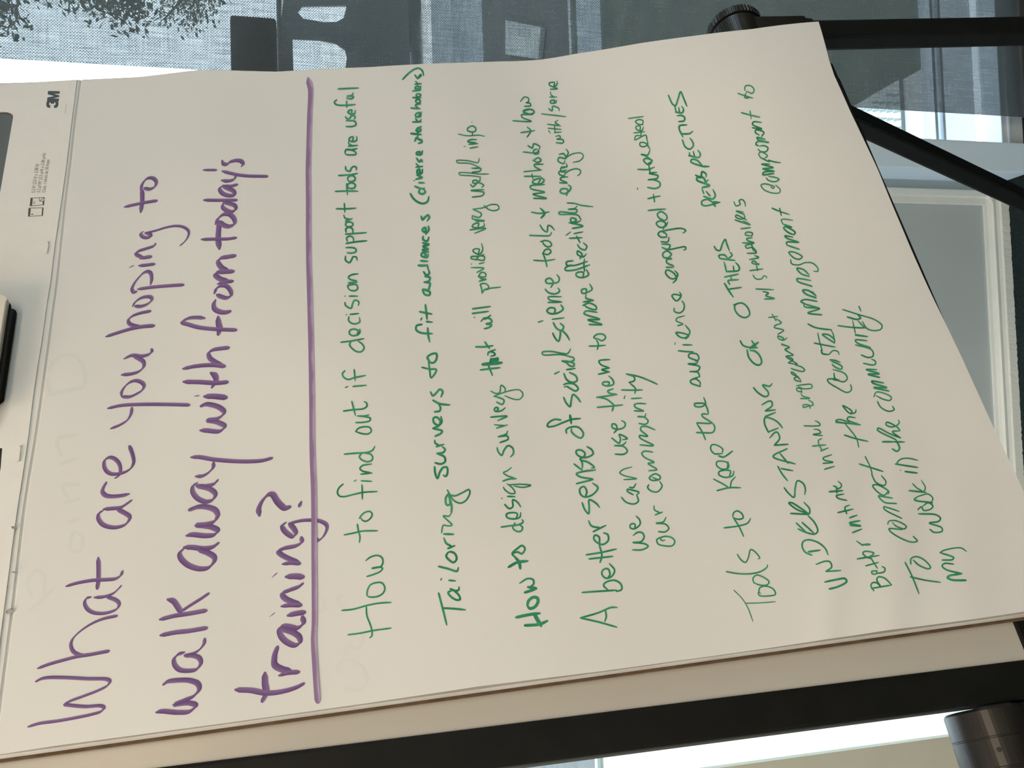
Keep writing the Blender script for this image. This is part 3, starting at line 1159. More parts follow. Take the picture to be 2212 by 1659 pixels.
w1.2 1550 1180 1610 1165 1500 1115 1510 1090 1560 1100 1580 1150
1570 1140 1600 1115
w1.1 1490 1075 1535 1095 1545 1045 1580 1065 1580 1090
w1.3 1555 1000 1605 1000
1550 1000 1450 960 1455 940 1500 945 1550 995
1430 905 1520 920 1530 890 1510 860
1480 910 1470 870
1440 900 1435 880
1375 770 1400 830 1440 850 1470 820 1460 780 1440 755
w1.1 1350 685 1380 745
1365 718 1440 715 1465 695
1350 690 1350 650 1415 640
1345 612 1390 605 1395 575 1370 560 1330 562
1315 530 1375 535 1385 505 1370 480
1350 530 1345 490
1320 520 1310 480
1255 385 1290 460 1315 475 1340 410 1360 355 1390 420 1415 480
# green_lettering green 19
@ 1560 1000 4
1290 1085 1465 1055
1310 1105 1285 1060 1300 1035 1340 1040 1370 1075
1370 1070 1335 1010 1350 985 1400 995 1465 1055
1330 930 1335 955 1300 960 1290 940 1340 932
1340 955 1400 940 1405 910 1380 895
1240 890 1350 860
w.9 1340 910 1290 830 1275 800
1165 830 1355 800
1290 800 1310 780 1230 765 1215 780 1240 810 1290 830
w1.5 1275 705 1215 707
w.9 1215 715 1160 675
w1.1 1125 603 1205 572
w1.1 1105 540 1195 545 1100 520 1190 500
w1.1 1100 475 1165 452
w1.1 1000 430 1130 400
1075 440 1060 385 1100 365
1075 325 1000 305 985 285 1050 270
w1.2 925 250 1040 240
w1.2 990 260 985 210 960 200
w.9 985 225 1020 215 1030 190 1000 158
@ 1560 740 4
885 1095 970 1070
w.9 870 1045 955 1035 880 1015 870 1000 945 970
780 895 895 885
w.9 860 935 830 850 860 830
850 938 915 912
w.8 865 805 785 795 850 780 830 755 790 750
w.8 705 720 800 722 845 715 830 690 800 677
w.8 760 570 755 545 700 540 700 560 745 550 785 540 775 515 745 500
w.8 675 485 755 483 690 460 680 440
w.8 690 430 645 415 645 395 680 400 685 425
w.8 660 385 700 400 775 390 770 365 700 365 640 375
w.8 680 340 630 325 620 310 650 300 680 330
w.8 660 300 600 270 595 255 620 265 650 295
w.8 595 225 640 240 700 250 712 240 690 215 630 195
w.8 650 190 570 178
w.8 570 175 610 150 560 120
w.8 615 108 545 60 580 45 510 10
@ 1540 410 4
w.7 730 1505 630 1440 690 1430 620 1380 660 1360 590 1340
w.8 595 1300 610 1285 560 1265 565 1285 610 1300 640 1280
w.8 560 1250 610 1215 530 1190 535 1175 590 1150 545 1115
w.8 480 1105 560 1095
w.8 510 1075 545 1135
w.9 445 945 530 940 455 915 480 895 430 880
w.8 370 858 525 865
w.8 345 738 370 770 420 770 440 745 465 755 460 765
w.9 318 700 430 685
w.9 385 700 375 650
w.9 395 650 350 615 335 630 370 645 400 640
w.9 315 605 395 585 360 570
w.9 295 550 375 545 345 520
w.9 345 520 330 475 280 485 290 505 340 500 375 530
w.9 255 460 355 462 300 440 290 425 340 415
w.9 335 400 340 375 285 370 280 390 330 400
w.9 240 338 325 328
w.9 190 262 320 303 260 270
w.8 290 262 200 220 195 235 240 255 275 240 265 215
w.8 270 215 200 185 265 195
w.8 180 105 200 140 235 125 225 95 250 85 275 110 280 145
# green_lettering green 19
@ 1560 1000 4
1580 860 1640 980 1700 1130
1625 985 1760 1015 1885 1032
1630 875 1630 830 1670 810 1740 835 1800 905 1780 915 1700 885 1650 840
w.9 1650 635 1685 675 1640 685 1540 650 1450 590 1440 570 1490 570 1555 578
w.9 1430 530 1440 505 1500 500 1590 550 1575 570 1500 545 1470 515
w.9 1550 480 1400 400 1395 380 1440 390 1530 420
w1 1505 352 1400 340 1350 285 1380 290 1470 305
w.9 1430 270 1440 250 1340 190 1300 195 1340 250 1400 280 1435 240
w.9 1290 100 1330 170 1400 195 1415 165 1375 110
1185 10 1280 40 1390 75
@ 1560 740 4
w.8 1235 985 1280 1080 1300 1160
1055 800 1150 830 1260 855
w.8 1180 905 1160 830 1060 700
980 690 1080 698 1195 712
w.8 1060 700 980 675 1010 665 1100 690
w.9 1190 712 1080 665 1090 645 1150 650
w.9 1110 620 1120 595 1040 545 1050 560 1100 610 1150 605 1155 580
w.9 1110 365 1115 410 1080 432 990 390 915 340 910 320 970 315 1010 325
w.9 965 265 975 310 1050 340 1080 310 1060 270 1000 245 955 235
w1.1 960 320 1000 330
950 190 980 215 1030 230 1035 210 990 180 945 165
930 150 980 157 1020 172
w1.1 855 65 865 95 920 105
w.8 920 105 960 70 1000 80 1010 105
@ 1540 410 4
875 1325 950 1340 1055 1360
w.8 905 1240 925 1330 945 1390
1050 1325 960 1265 945 1250 1000 1255 1050 1300 1050 1325
w.8 1050 1300 1035 1240 1020 1215
820 1160 880 1190 960 1205 1025 1210
940 1082 820 1065 920 1028 790 1010 785 985
920 1025 790 985 760 965 790 950 900 965
w1.1 890 935 800 900 775 870 820 870 890 915
w.9 890 920 860 880
w1 855 835 730 790 725 770 760 770 845 785
w1 830 750 760 725 725 680 780 690 830 735
w.8 670 605 680 640 740 650 800 630 860 635 905 680 905 705 870 705
w.9 745 605 770 580 700 540 655 540 700 590 750 600 775 575
745 515 640 480
w.9 640 480 635 455 740 455 640 420 620 400 690 410
700 390 710 370 620 320 610 330 650 370 700 390
680 325 600 295
w.8 605 298 590 260 620 255 690 265
510 160 580 190
w.8 580 190 660 215
w.9 575 160 590 225
@ 1500 150 4
w.8 660 1015 680 1030 690 1015 655 1000 600 990 575 1000 600 1040 680 1070 735 1065 740 1040 700 1000
w.9 620 940 640 960 700 970 730 950 700 935 640 925
w1.1 685 900 590 910 600 890 690 880
w.9 690 880 590 860 680 850 580 820 650 820
w.9 640 785 690 800 745 808
w.8 650 800 570 760 555 730 580 715 630 750 600 770
w.9 550 690 570 710 620 710 635 680 600 660 560 665
w1 550 660 530 650 545 625 640 632 545 605 540 590 610 605
w.9 580 580 600 545 530 525 525 545 560 570
w.9 500 505 580 515 500 475 510 455 580 460
w.9 405 375 480 395 565 415
w.8 480 360 490 430
w.8 375 208 440 230 505 250
w.8 465 250 435 245 450 190
w.8 435 185 440 145 490 145 515 180 500 208 450 190
# green_lettering green 20
@ 1560 1000 4
w1.3 2105 1015 1980 1010 1945 990 1965 975 2070 958
2060 955 1930 920 1900 890 1920 870 2000 875
1900 840 1990 835 2000 820 1880 775
w.8 1880 775 1920 755 2060 735 2110 765
1795 575 1830 600 1900 590 1895 560 1790 520 1870 505 1885 480 1850 450 1695 440
w.9 1690 405 1720 380 1740 410 1800 400 1820 375 1780 345 1730 375
w1.1 1815 345 1660 318 1690 290
w.8 1690 290 1780 270 1820 310 1800 345
w1.1 1615 240 1760 255
w.8 1645 180 1680 215 1740 250
w.8 1740 250 1755 215 1720 150
@ 1560 740 4
w1.1 1580 1115 1685 1128
w.8 1537 1103 1543 1107
1495 1050 1590 1065 1690 1080
w.8 1580 1065 1510 1045 1540 1010 1600 1000 1690 1018
w1.1 1470 920 1510 940 1532 915 1500 840
w1.1 1385 858 1480 858
w.9 1480 858 1575 860
w.9 1500 840 1340 755 1345 740 1450 790 1540 825
w.9 1540 825 1470 770 1530 765
w.9 1535 760 1510 730 1420 690 1415 710 1460 730 1510 715 1530 690 1520 670
w.9 1340 510 1370 560 1440 595 1485 580 1470 550
w.8 1310 470 1330 430 1400 440 1460 475 1450 500 1390 490 1330 460
w1 1440 420 1310 390 1420 390 1300 350 1290 335 1395 350
w1 1360 302 1260 275 1355 270 1245 235 1335 235
w.9 1220 180 1300 195 1325 185 1320 160 1290 145
w.9 1200 108 1260 130 1300 120 1305 90 1285 60 1150 20
@ 1540 410 4
w.9 1360 1365 1240 1320 1230 1300 1330 1305
w1.1 1230 1255 1335 1270
w.9 1080 1175 1200 1190 1310 1195
w.7 1230 1240 1205 1130
w.8 1310 1195 1250 1130
1160 1100 1240 1120 1275 1110 1250 1080
w.8 1120 1035 1260 1080 1400 1125 1460 1175 1450 1205 1390 1218 1330 1200 1290 1140
w.9 1260 1008 1278 1050
# show_through_lettering ghost 44
@ 0 0 1
64 1318 90 1296 114 1272
68 1290 60 1255 78 1232 96 1245 94 1280
150 1180 160 1150 178 1160 172 1190 152 1188
148 1128 172 1120
140 1085 172 1078
150 1082 136 1050 172 1046
132 1002 165 990
132 985 124 950 162 940
104 852 140 845 182 836
108 850 104 805 128 772 160 768 182 800 184 832
728 1452 736 1430 760 1428 784 1446 790 1476 770 1492 744 1484
746 1412 752 1392 770 1402 782 1390 784 1372
736 1312 730 1292 742 1284
690 1322 702 1312 698 1294
"""

# ------------------------------------------------------------------ the room
YF = 1.516            # face of the window frames
YP = 1.595            # recessed wall beside them
XJ0, XJ1 = 0.48, 0.543
XL = -0.4365 * YF     # right end of the beige wall

b = new(); box(b, (-3.2, -2.6, -0.12), (3.4, 1.62, 0.0))
obj('floor', b, M_CARPET, kind='structure')
b = new(); box(b, (-3.2, -2.6, 2.70), (3.4, 1.64, 2.82))
obj('ceiling', b, M_CEIL, kind='structure')
b = new(); box(b, (-3.2, -2.72, 0.0), (3.4, -2.6, 2.7))
obj('wall_back', b, M_WALL, kind='structure')
b = new()
for q in (((-3.32, -2.72, 0.0), (-3.2, -2.2, 2.7)), ((-3.32, 0.9, 0.0), (-3.2, 1.64, 2.7)), ((-3.32, -2.2, 0.0), (-3.2, 0.9, 1.1)), ((-3.32, -2.2, 2.4), (-3.2, 0.9, 2.7))):
    box(b, *q)
obj('wall_left', b, M_WALL, kind='structure')
fill_win_l = thing('fill_window_left', None, None, (-3.26, -0.65, 1.1), kind='structure')  # unseen window, added to throw cool daylight on the pier and jamb
b = new(); box(b, (-3.27, -2.2, 1.1), (-3.264, 0.9, 2.4))
child('pane', b, M_GLASS, fill_win_l)
b = new(); box(b, (-3.3, -0.69, 1.1), (-3.22, -0.61, 2.4))
child('mullion', b, M_ALU, fill_win_l)
b = new()
for q in (((3.4, -2.72, 0.0), (3.52, -1.3, 2.7)), ((3.4, 1.2, 0.0), (3.52, 1.64, 2.7)), ((3.4, -1.3, 0.0), (3.52, 1.2, 1.65)), ((3.4, -1.3, 2.4), (3.52, 1.2, 2.7))):
    box(b, *q)
obj('wall_right', b, M_WALL, kind='structure')
fill_win_r = thing('fill_window_right', None, None, (3.46, -0.05, 0.7), kind='structure')  # unseen opening, added as a source of cool daylight from the right
b = new(); box(b, (3.45, -1.3, 1.65), (3.456, 1.2, 2.4))
child('pane', b, M_GLASS, fill_win_r)
b = new(); box(b, (3.42, -0.08, 1.65), (3.48, -0.02, 2.4))
child('mullion', b, M_ALU, fill_win_r)
b = new()
q = [b.verts.new((x, y, z)) for z in (0.0, 2.7) for x, y in ((-3.2, YF), (XL, YF), (XL, YF + 0.012), (XL - 0.09, 1.64), (-3.2, 1.64))]
for f in ([4, 3, 2, 1, 0], [5, 6, 7, 8, 9]):
    b.faces.new([q[i] for i in f])
for i in range(5):
    b.faces.new((q[i], q[(i + 1) % 5], q[5 + (i + 1) % 5], q[5 + i]))
box(b, (XL, YF + 0.02, 2.45), (3.4, 1.64, 2.7))
box(b, (2.60, YF, 0.0), (3.4, 1.64, 2.45))
obj('wall_front', b, M_WALL, kind='structure')
# white panelled pier between the two windows
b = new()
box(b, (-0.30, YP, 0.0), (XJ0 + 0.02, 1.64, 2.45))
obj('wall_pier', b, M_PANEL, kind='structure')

# raised frame moulding on the pier: stepped strips up its right side and along the floor
b = new()
V = lambda px, py, Y: at_y(px, py, Y)
yA = 1.587
xa = V(2020, 408, yA).x
xb = V(2020, 425, yA).x
xc = V(2020, 440, yA + 0.004).x
zb0 = V(2168, 560, 1.583).z
zb1 = V(2138, 560, yA).z
zb2 = V(2126, 560, yA + 0.004).z
box(b, (xb, yA - 0.004, 0.0), (xa, YP + 0.01, 2.45), bev=0.004)
box(b, (xc, yA + 0.002, 0.0), (xb + 0.002, YP + 0.01, 2.45), bev=0.002)
obj('trim_1', b, M_TRIM, kind='structure')

b = new()
n_ = 170
x0_, x1_ = -0.30, xa
prof = [(YP + 0.01, 0.0), (1.576, 0.0), (1.576, zb1 * 0.42), (1.579, zb1 * 0.5), (1.581, zb1 * 0.62), (1.580, zb1 * 0.78), (1.584, zb1 * 0.86), (1.588, zb1 * 0.97), (1.590, zb1 + 0.004), (YP + 0.01, zb1 + 0.004)]
cols = []
for i in range(n_ + 1):
    x = x0_ + (x1_ - x0_) * i / n_
    j = random.choice((-0.001, -0.001, 0.0006, 0.0012, 0.002)) * random.random()
    cols.append([b.verts.new((x, y + (0.0008 * random.random() if k in (1, 2) else 0), z + (max(j, -0.0) if k in (0, 1) else 0))) for k, (y, z) in enumerate(prof)])
for p, q in zip(cols, cols[1:]):
    for k in range(len(prof)):
        b.faces.new((p[k], p[(k + 1) % len(prof)], q[(k + 1) % len(prof)], q[k]))
b.faces.new(cols[0]); b.faces.new(list(reversed(cols[-1])))
# filler lump where the two strips meet
t_ = bmesh.new()
bmesh.ops.create_icosphere(t_, subdivisions=3, radius=0.012)
for v in t_.verts:
    v.co = Vector((v.co.x * 1.3, v.co.y * 0.45, v.co.z * 0.8)) * (1 + 0.25 * math.sin(v.co.x * 500) * math.cos(v.co.z * 420))
    v.co += Vector((xb + 0.004, 1.578, zb1 * 0.95))
merge(b, t_)
obj('baseboard_front', b, M_TRIM, kind='structure')

# window right of the pier: jamb, frame, glazing bars and pane
win = thing('window_1', None, None, (1.5, YF, 0.0), kind='structure')
b = new()
box(b, (XJ0, YF, 0.0), (XJ1, 1.64, 2.45), bev=0.003)
child('jamb', b, M_JAMB, win)
zs = V(2150, 280, 1.545).z
b = new()
box(b, (XJ1, 1.528, 0.0), (2.6, 1.60, zs), bev=0.002)
box(b, (XJ1, 1.524, zs - 0.020), (2.6, 1.53, zs - 0.014), bev=0.001)
child('sill_rail', b, M_ALU, win)
zt0, zt1 = V(597, 60, 1.56).z, V(497, 60, 1.56).z
b = new()
box(b, (XJ1, 1.555, zt0), (V(547, 37, 1.56).x, 1.60, zt1), bev=0.006)
child('transom', b, M_DARKALU, win)
z2 = V(2037.5, 270, 1.56).z
b = new()
box(b, (XJ1, 1.556, z2 - 0.003), (2.6, 1.575, z2 + 0.003))
child('glazing_bar', b, M_ALU, win)
z3 = V(2022, 270, 1.56).z
b = new()
box(b, (XJ1, 1.558, z3 - 0.004), (2.6, 1.575, z3 + 0.003))
child('glazing_bar', b, M_ALU, win)
b = new()
box(b, (XJ1, 1.574, zs), (2.6, 1.580, 2.45))
child('pane', b, M_GLASS, win)
b = new()
box(b, (2.55, 1.53, 0.0), (2.6, 1.60, 2.45))
child('mullion', b, M_ALU, win)

# window left of the pier, bare glass
win2 = thing('window_2', None, None, (-0.49, YF, 0.0), kind='structure')
b = new()
box(b, (XL, 1.53, 0.0), (-0.30, 1.62, 0.10), bev=0.002)
child('sill_rail', b, M_ALU, win2)
b = new()
box(b, (-0.34, 1.53, 0.10), (-0.30, 1.62, 2.45), bev=0.002)
child('mullion', b, M_ALU, win2)
b = new()
box(b, (XL, 1.574, 0.10), (-0.34, 1.580, 2.45))
child('pane', b, M_GLASS, win2)

# ------------------------------------------------------------------ roller shade
YS = 1.495
xs = at_y(1106, 190, YS).x
shade = thing('roller_shade', 'dark grey woven mesh roller shade drawn down over the window right of the white pier', 'roller shade', (1.55, YS, 2.36))
b = new()
nx, nz = 24, 40
g = [[b.verts.new((xs + (2.5 - xs) * i / nx, YS + 0.0012 * math.sin(i * 0.9) * math.sin(j * 0.35), 2.36 - 2.34 * j / nz)) for j in range(nz + 1)] for i in range(nx + 1)]
for i in range(nx):
    for j in range(nz):
        b.faces.new((g[i][j], g[i + 1][j], g[i + 1][j + 1], g[i][j + 1]))
child('screen_fabric', b, M_SCREEN, shade, smooth=True)
b = new(); tube(b, [Vector((xs - 0.01, YS - 0.02, 2.38)), Vector((2.52, YS - 0.02, 2.38))], 0.028)
child('roller_tube', b, M_ALU, shade, smooth=True)
b = new(); box(b, (xs, YS - 0.005, 0.008), (2.5, YS + 0.005, 0.03), bev=0.002)
child('hem_bar', b, M_DARKALU, shade)

# ------------------------------------------------------------------ easel
RS0, RS1 = -0.047, -0.018          # left rail
RR0, RR1 = 0.622, 0.650            # right rail
LO = 0.045                         # the legs hang this far outside the rails
TB = 0.754
T_FLOOR = (P0.z) / (-ED.z)
E_ = lambda s, t, o: ez(s, t, o)
base = ez(0.34, T_FLOOR, 0.02)
easel = thing('presentation_easel', 'black folding easel with a white board, holding the flip chart pad', 'easel', (base.x, base.y, 0.0))
b = new(); box(b, (RS1 - 0.004, -0.22, 0.018), (RR0 + 0.004, TB, 0.024), E_, bev=0.0006)
child('board', b, M_BOARD, easel)
b = new(); box(b, (RS0, -0.24, 0.0165), (RS1, 0.805, 0.042), E_, bev=0.003)
child('side_rail', b, M_BLACK, easel)
b = new(); box(b, (RR0, -0.24, 0.0165), (RR1, 0.805, 0.042), E_, bev=0.003)
child('side_rail', b, M_BLACK, easel)
b = new(); box(b, (RS1 - 0.002, TB, 0.0158), (RR0 + 0.002, 0.805, 0.036), E_, bev=0.002)
child('bottom_rail', b, M_BLACK, easel)
b = new(); box(b, (RS1 - 0.002, -0.24, 0.0165), (RR0 + 0.002, -0.21, 0.036), E_, bev=0.002)
child('top_rail', b, M_BLACK, easel)
KT, KO = 0.717, 0.041
for side in (-1, 1):
    s_in = RS0 if side < 0 else RR1
    ax_ = ER * side
    # front leg below the pivot
    b = new()
    s0, s1 = (RS0 - LO - 0.030, RS0 - LO) if side < 0 else (RR1 + LO, RR1 + LO + 0.030)
    box(b, (s0, 0.74, 0.018), (s1, T_FLOOR - 0.03, 0.040), E_, bev=0.004)
    leg = child('leg', b, M_BLACK, easel)
    b = new(); box(b, (s0 - 0.003, T_FLOOR - 0.035, 0.015), (s1 + 0.003, T_FLOOR - 0.008, 0.043), E_, bev=0.004)
    child('foot', b, M_RUBBER, leg)
    # rear leg folding back from the pivot
    so = RS0 - LO - 0.015 if side < 0 else RR1 + LO + 0.015
    p_a = ez(so, 0.70, 0.060)
    d_ = (ED * 0.371 + PN * 0.185).normalized()
    k_ = (p_a.z - 0.012) / (-d_.z)
    p_b = p_a + d_ * k_
    b = new()
    sd = ER.cross(d_).normalized()
    fr_ = lambda u, v, w, p_a=p_a, d_=d_, sd=sd: p_a + ER * u + d_ * v + sd * w
    box(b, (-0.0125, 0, -0.0125), (0.0125, k_ - 0.02, 0.0125), fr_, bev=0.004)
    leg = child('leg', b, M_BLACK, easel)
    b = new(); box(b, (-0.0155, k_ - 0.03, -0.0155), (0.0155, k_ + 0.004, 0.0155), fr_, bev=0.004)
    child('foot', b, M_RUBBER, leg)
    if side < 0:
        b = new(); box(b, (s1 - 0.002, 0.742, 0.018), (RS0 + 0.002, 0.785, 0.044), E_, bev=0.003)
    else:
        b = new(); box(b, (RR1 - 0.002, 0.742, 0.018), (s0 + 0.002, 0.785, 0.044), E_, bev=0.003)
    child('leg_bracket', b, M_BLACK, easel)
    # pivot housing with its round barrel and ribbed knob
    b = new()
    hs0, hs1 = (s0 - 0.003, s1 + 0.003)
    box(b, (hs0, KT - 0.012, 0.0125), (hs1, 0.795, 0.056), E_, bev=0.006, seg=3)
    box(b, (hs0 + 0.003, 0.79, 0.015), (hs1 - 0.003, 0.803, 0.052), E_, bev=0.003, seg=2)
    hous = child('pivot_housing', b, M_PLASTIC, easel)
    c_ = ez(s_in + side * 0.0015, KT, KO)
    L = LO - 0.0035
    b = new()
    lathe(b, c_, ax_, [(0, 0.0285), (0.002, 0.030), (0.020, 0.0302), (0.0204, 0.0297), (0.0212, 0.0297), (0.0216, 0.0303), (L - 0.0006, 0.0306), (L, 0.0300), (L + 0.0008, 0.0300), (L + 0.0012, 0.0306), (L + 0.036, 0.031), (L + 0.037, 0.0285)], seg=72)
    child('barrel', b, M_PLASTIC, easel, smooth=False)
    c2 = c_ + ax_ * (L + 0.0375)
    b = new()
    lathe(b, c2, ax_, [(0, 0.029), (0.0005, 0.0325), (0.0012, 0.033), (0.011, 0.033), (0.0125, 0.031), (0.0135, 0.024)], seg=192, rib=(2, 4, 48, 0.0008))
    child('knob', b, M_PLASTIC, easel)
    # ribbed grip round part of the barrel
    b = new()
    for k in range(9):
        a = math.radians(196 + 7.5 * k)
        rd = ED * math.cos(a) + PN * math.sin(a)
        tg = ED * -math.sin(a) + PN * math.cos(a)
        fr2 = lambda u, v, w, rd=rd, tg=tg: c_ + ax_ * u + rd * v + tg * w
        box(b, (L + 0.003, 0.0295, -0.0011), (L + 0.034, 0.0320, 0.0011), fr2, bev=0.0004, seg=1)
    child('grip_ribs', b, M_PLASTIC, easel)
    b = new()
    lathe(b, c_ + ax_ * 0.030 + (PN * -0.86 + ED * -0.5) * 0.0300, PN * -0.86 + ED * -0.5, [(0, 0.0020), (0.0010, 0.0016)], seg=16)
    child('rivet', b, M_RUBBER, easel)
# spring clip holding the pad
b = new()
E2 = lambda s, t, o: pg(s, t, o)
pl_ = plate(round_rect(0.262, -0.20, 0.3535, -0.0245, 0.006), [], 0.011, lambda u, v, w: pg(u, v, -0.0105 + w))
bmesh.ops.bevel(pl_, geom=[e for e in pl_.edges if e.calc_face_angle(0) > 1.2], offset=0.0012, segments=2, affect='EDGES')
merge(b, pl_)
clip = child('spring_clip', b, M_BLACK, easel)
b = plate(round_rect(0.245, -0.20, 0.3575, -0.0262, 0.007), [], 0.004, lambda u, v, w: pg(u, v, -0.0185 + w))
bmesh.ops.bevel(b, geom=[e for e in b.edges if e.calc_face_angle(0) > 1.2], offset=0.001, segments=2, affect='EDGES')
child('clip_cover', b, M_WHITEP, clip, label='white plastic cover of the clip')
for s_ in (0.29, 0.335):
    b = new(); box(b, (s_, -0.205, -0.016), (s_ + 0.012, -0.19, 0.024), E2, bev=0.001)
    child('clip_arm', b, M_BLACK, clip)

# ------------------------------------------------------------------ flip chart pad
pad = thing('flip_chart_pad', 'large flip chart pad with purple heading and green handwriting, clipped to the black easel', 'flip chart', pg(0.3175, 0.8, 0.01))
PW, PH = 0.635, 0.80
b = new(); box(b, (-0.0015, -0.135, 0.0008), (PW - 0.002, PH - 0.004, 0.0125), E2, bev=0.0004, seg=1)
child('sheet_stack', b, M_EDGE_SHADE, pad)
b = new(); box(b, (-0.0035, -0.137, 0.0128), (PW, PH - 0.002, 0.0152), E2)
child('backing_board', b, M_KRAFT, pad)

# card header with a carrying slot and two hanging slots, edge slightly bowed as in life
hedge = [(165.5, 176), (153.7, 269), (143, 358), (131, 443), (118, 530), (108.5, 610), (100, 662), (90, 736), (82, 784), (71, 857), (61.5, 938), (51, 1010), (37, 1100), (25, 1187), (12, 1288), (1.7, 1366), (-16, 1530), (-27, 1632)]
ho = -0.0032
low = [to_st(x, y, ho) for x, y in hedge]
sR = to_st(165.5, 172, ho)
low[0] = (sR[0], low[0][1])
outline = low + [(low[-1][0], -0.137), (to_st(0, 182, ho)[0] - 0.002, -0.137)]
hole = round_rect(0.40, -0.105, 0.590, -0.0545, 0.010)
h2 = [(0.178, -0.055), (0.2255, -0.055), (0.2255, -0.0205), (0.2085, -0.0195), (0.178, -0.0195)]
b = plate(outline, [hole, h2], 0.0022, lambda u, v, w: pg(u, v, ho + 0.0011 + w))
head = child('card_header', b, M_CARD, pad)
# dark sheets added behind the slots, standing in for the shaded depth there
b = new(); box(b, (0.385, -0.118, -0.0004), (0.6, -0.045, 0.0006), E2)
child('slot_shade', b, mat('slot_shade_grey', (0.115, 0.135, 0.145), 0.7), pad)
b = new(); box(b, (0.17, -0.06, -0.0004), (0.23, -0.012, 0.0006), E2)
child('slot_shade', b, M_RUBBER, pad)

# the top sheet, its edges followed point by point, lower right corner curling forward
def lift(u, v):
    c = 0.038 * sm((u - 0.45) / 0.55) * sm((v - 0.55) / 0.45)
    c += 0.0030 * sm((u - 0.2) / 0.3) * math.sin(v * 5.2) ** 2 * (0.4 + 0.6 * u)
    q = v * 1.0 - u * 0.35
    for q0, a, wq in ((0.735, 0.0022, 0.016), (0.80, 0.0030, 0.022), (0.875, 0.0022, 0.03)):
        c += 0.5 * a * sm((0.34 - u) / 0.3) * math.exp(-((q - q0) / wq) ** 2)
    c += 0.0010 * (1 + math.sin(v * 17 + u * 7)) * sm(v * 5)
    return c + 0.0006 + 0.0016 * (1 - sm(v * 9))


ed_top = [(-14, 1632), (7, 1470), (28.6, 1302), (52, 1100), (63, 1030), (79.6, 929), (107, 735), (125, 597), (141, 443), (152, 358), (163, 258), (174.5, 172)]
ed_bot = [(2324, 1306), (2189, 1013), (2148, 927), (2079, 775), (2032, 677), (1988, 583), (1951, 497), (1896, 365), (1836, 239), (1802, 163), (1791, 130), (1768, 47)]
ed_left = [(-14, 1632), (120, 1611), (480, 1563), (800, 1518), (1033, 1483), (1300, 1450), (1612, 1407), (1900, 1364), (2100, 1338), (2212, 1321), (2324, 1306)]
ed_right = [(174.5, 172), (300, 166), (427, 151), (495, 152), (597, 155), (700, 149), (800, 145), (931, 137), (1080, 132), (1170, 130), (1246, 119), (1380, 99), (1500, 82.5), (1620, 67), (1768, 47)]


def st_edge(pts, f):
    out = []
    n = len(pts)
    tot = [0]
    for a, c in zip(pts, pts[1:]):
        tot.append(tot[-1] + math.hypot(c[0] - a[0], c[1] - a[1]))
    for (x, y), q in zip(pts, tot):
        w = q / tot[-1]
        for _ in range(3):
            s, t = to_st(x, y, -lift(*f(w)))
            w = max(0.0, min(1.0, (s / PW) if f(0.3)[0] == 0.3 else (t / PH)))
        out.append((s, t))
    return out


eT = st_edge(ed_top, lambda w: (w, 0.0))
eB = st_edge(ed_bot, lambda w: (w, 1.0))
eL = st_edge(ed_left, lambda w: (0.0, w))
eR = st_edge(ed_right, lambda w: (1.0, w))
eL[0] = eT[0]; eR[0] = eT[-1]; eB[0] = eL[-1]; eB[-1] = eR[-1]


def sheet_pt(u, v):
    T, B, L_, R_ = lerp_poly(eT, u), lerp_poly(eB, u), lerp_poly(eL, v), lerp_poly(eR, v)
    c00, c10, c01, c11 = eT[0], eT[-1], eB[0], eB[-1]
    q = []
    for i in (0, 1):
        q.append((1 - v) * T[i] + v * B[i] + (1 - u) * L_[i] + u * R_[i]
                 - ((1 - u) * (1 - v) * c00[i] + u * (1 - v) * c10[i] + (1 - u) * v * c01[i] + u * v * c11[i]))
    return q


b = new()
NU, NV = 90, 110
vs_ = [0.0, 0.0006, 0.0013] + [0.002 + (1 - 0.002) * j / NV for j in range(NV + 1)]
grid = []
for j, v in enumerate(vs_):
    row = []
    for i in range(NU + 1):
        u = i / NU
        s, t = sheet_pt(u, v)
        o = -lift(u, v)
        if j < 3:
            o += (0.0018, 0.0019, 0.0002)[j]
        row.append(b.verts.new(pg(s, t, o)))
    grid.append(row)
# the narrow glued strip above the fold
top2 = []
for i in range(NU + 1):
    s, t = sheet_pt(i / NU, 0.0)
    top2.append(b.verts.new(pg(s, t - 0.0012, -0.0021)))
top3 = []
for i in range(NU + 1):
    s, t = sheet_pt(i / NU, 0.0)
    top3.append(b.verts.new(pg(s, t - 0.011, -0.0020)))
grid = [top3, top2] + grid
for j in range(len(grid) - 1):
    for i in range(NU):
        b.faces.new((grid[j][i], grid[j + 1][i], grid[j + 1][i + 1], grid[j][i + 1]))
b.normal_update()
if sum((f.normal for f in b.faces), Vector()).dot(PN) > 0:
    bmesh.ops.reverse_faces(b, faces=b.faces)
bvh = BVHTree.FromBMesh(b)
sheet = child('sheet', b, M_PAPER, pad, smooth=True, recalc=False)
for p in sheet.data.polygons:
    if p.index < 6 * NU:
        p.use_smooth = False

# ------------------------------------------------------------------ handwriting, stroke by stroke on the sheet
def on_sheet(px, py, h):
    v = ray(px, py).normalized()
    loc, nrm, idx, dist = bvh.ray_cast(CAM, v, 5.0)
    if loc is None:
        s, t = to_st(px, py)
        loc, nrm = pg(s, t), -PN
    if nrm.dot(PN) > 0:
        nrm = -nrm
    return loc + nrm * h


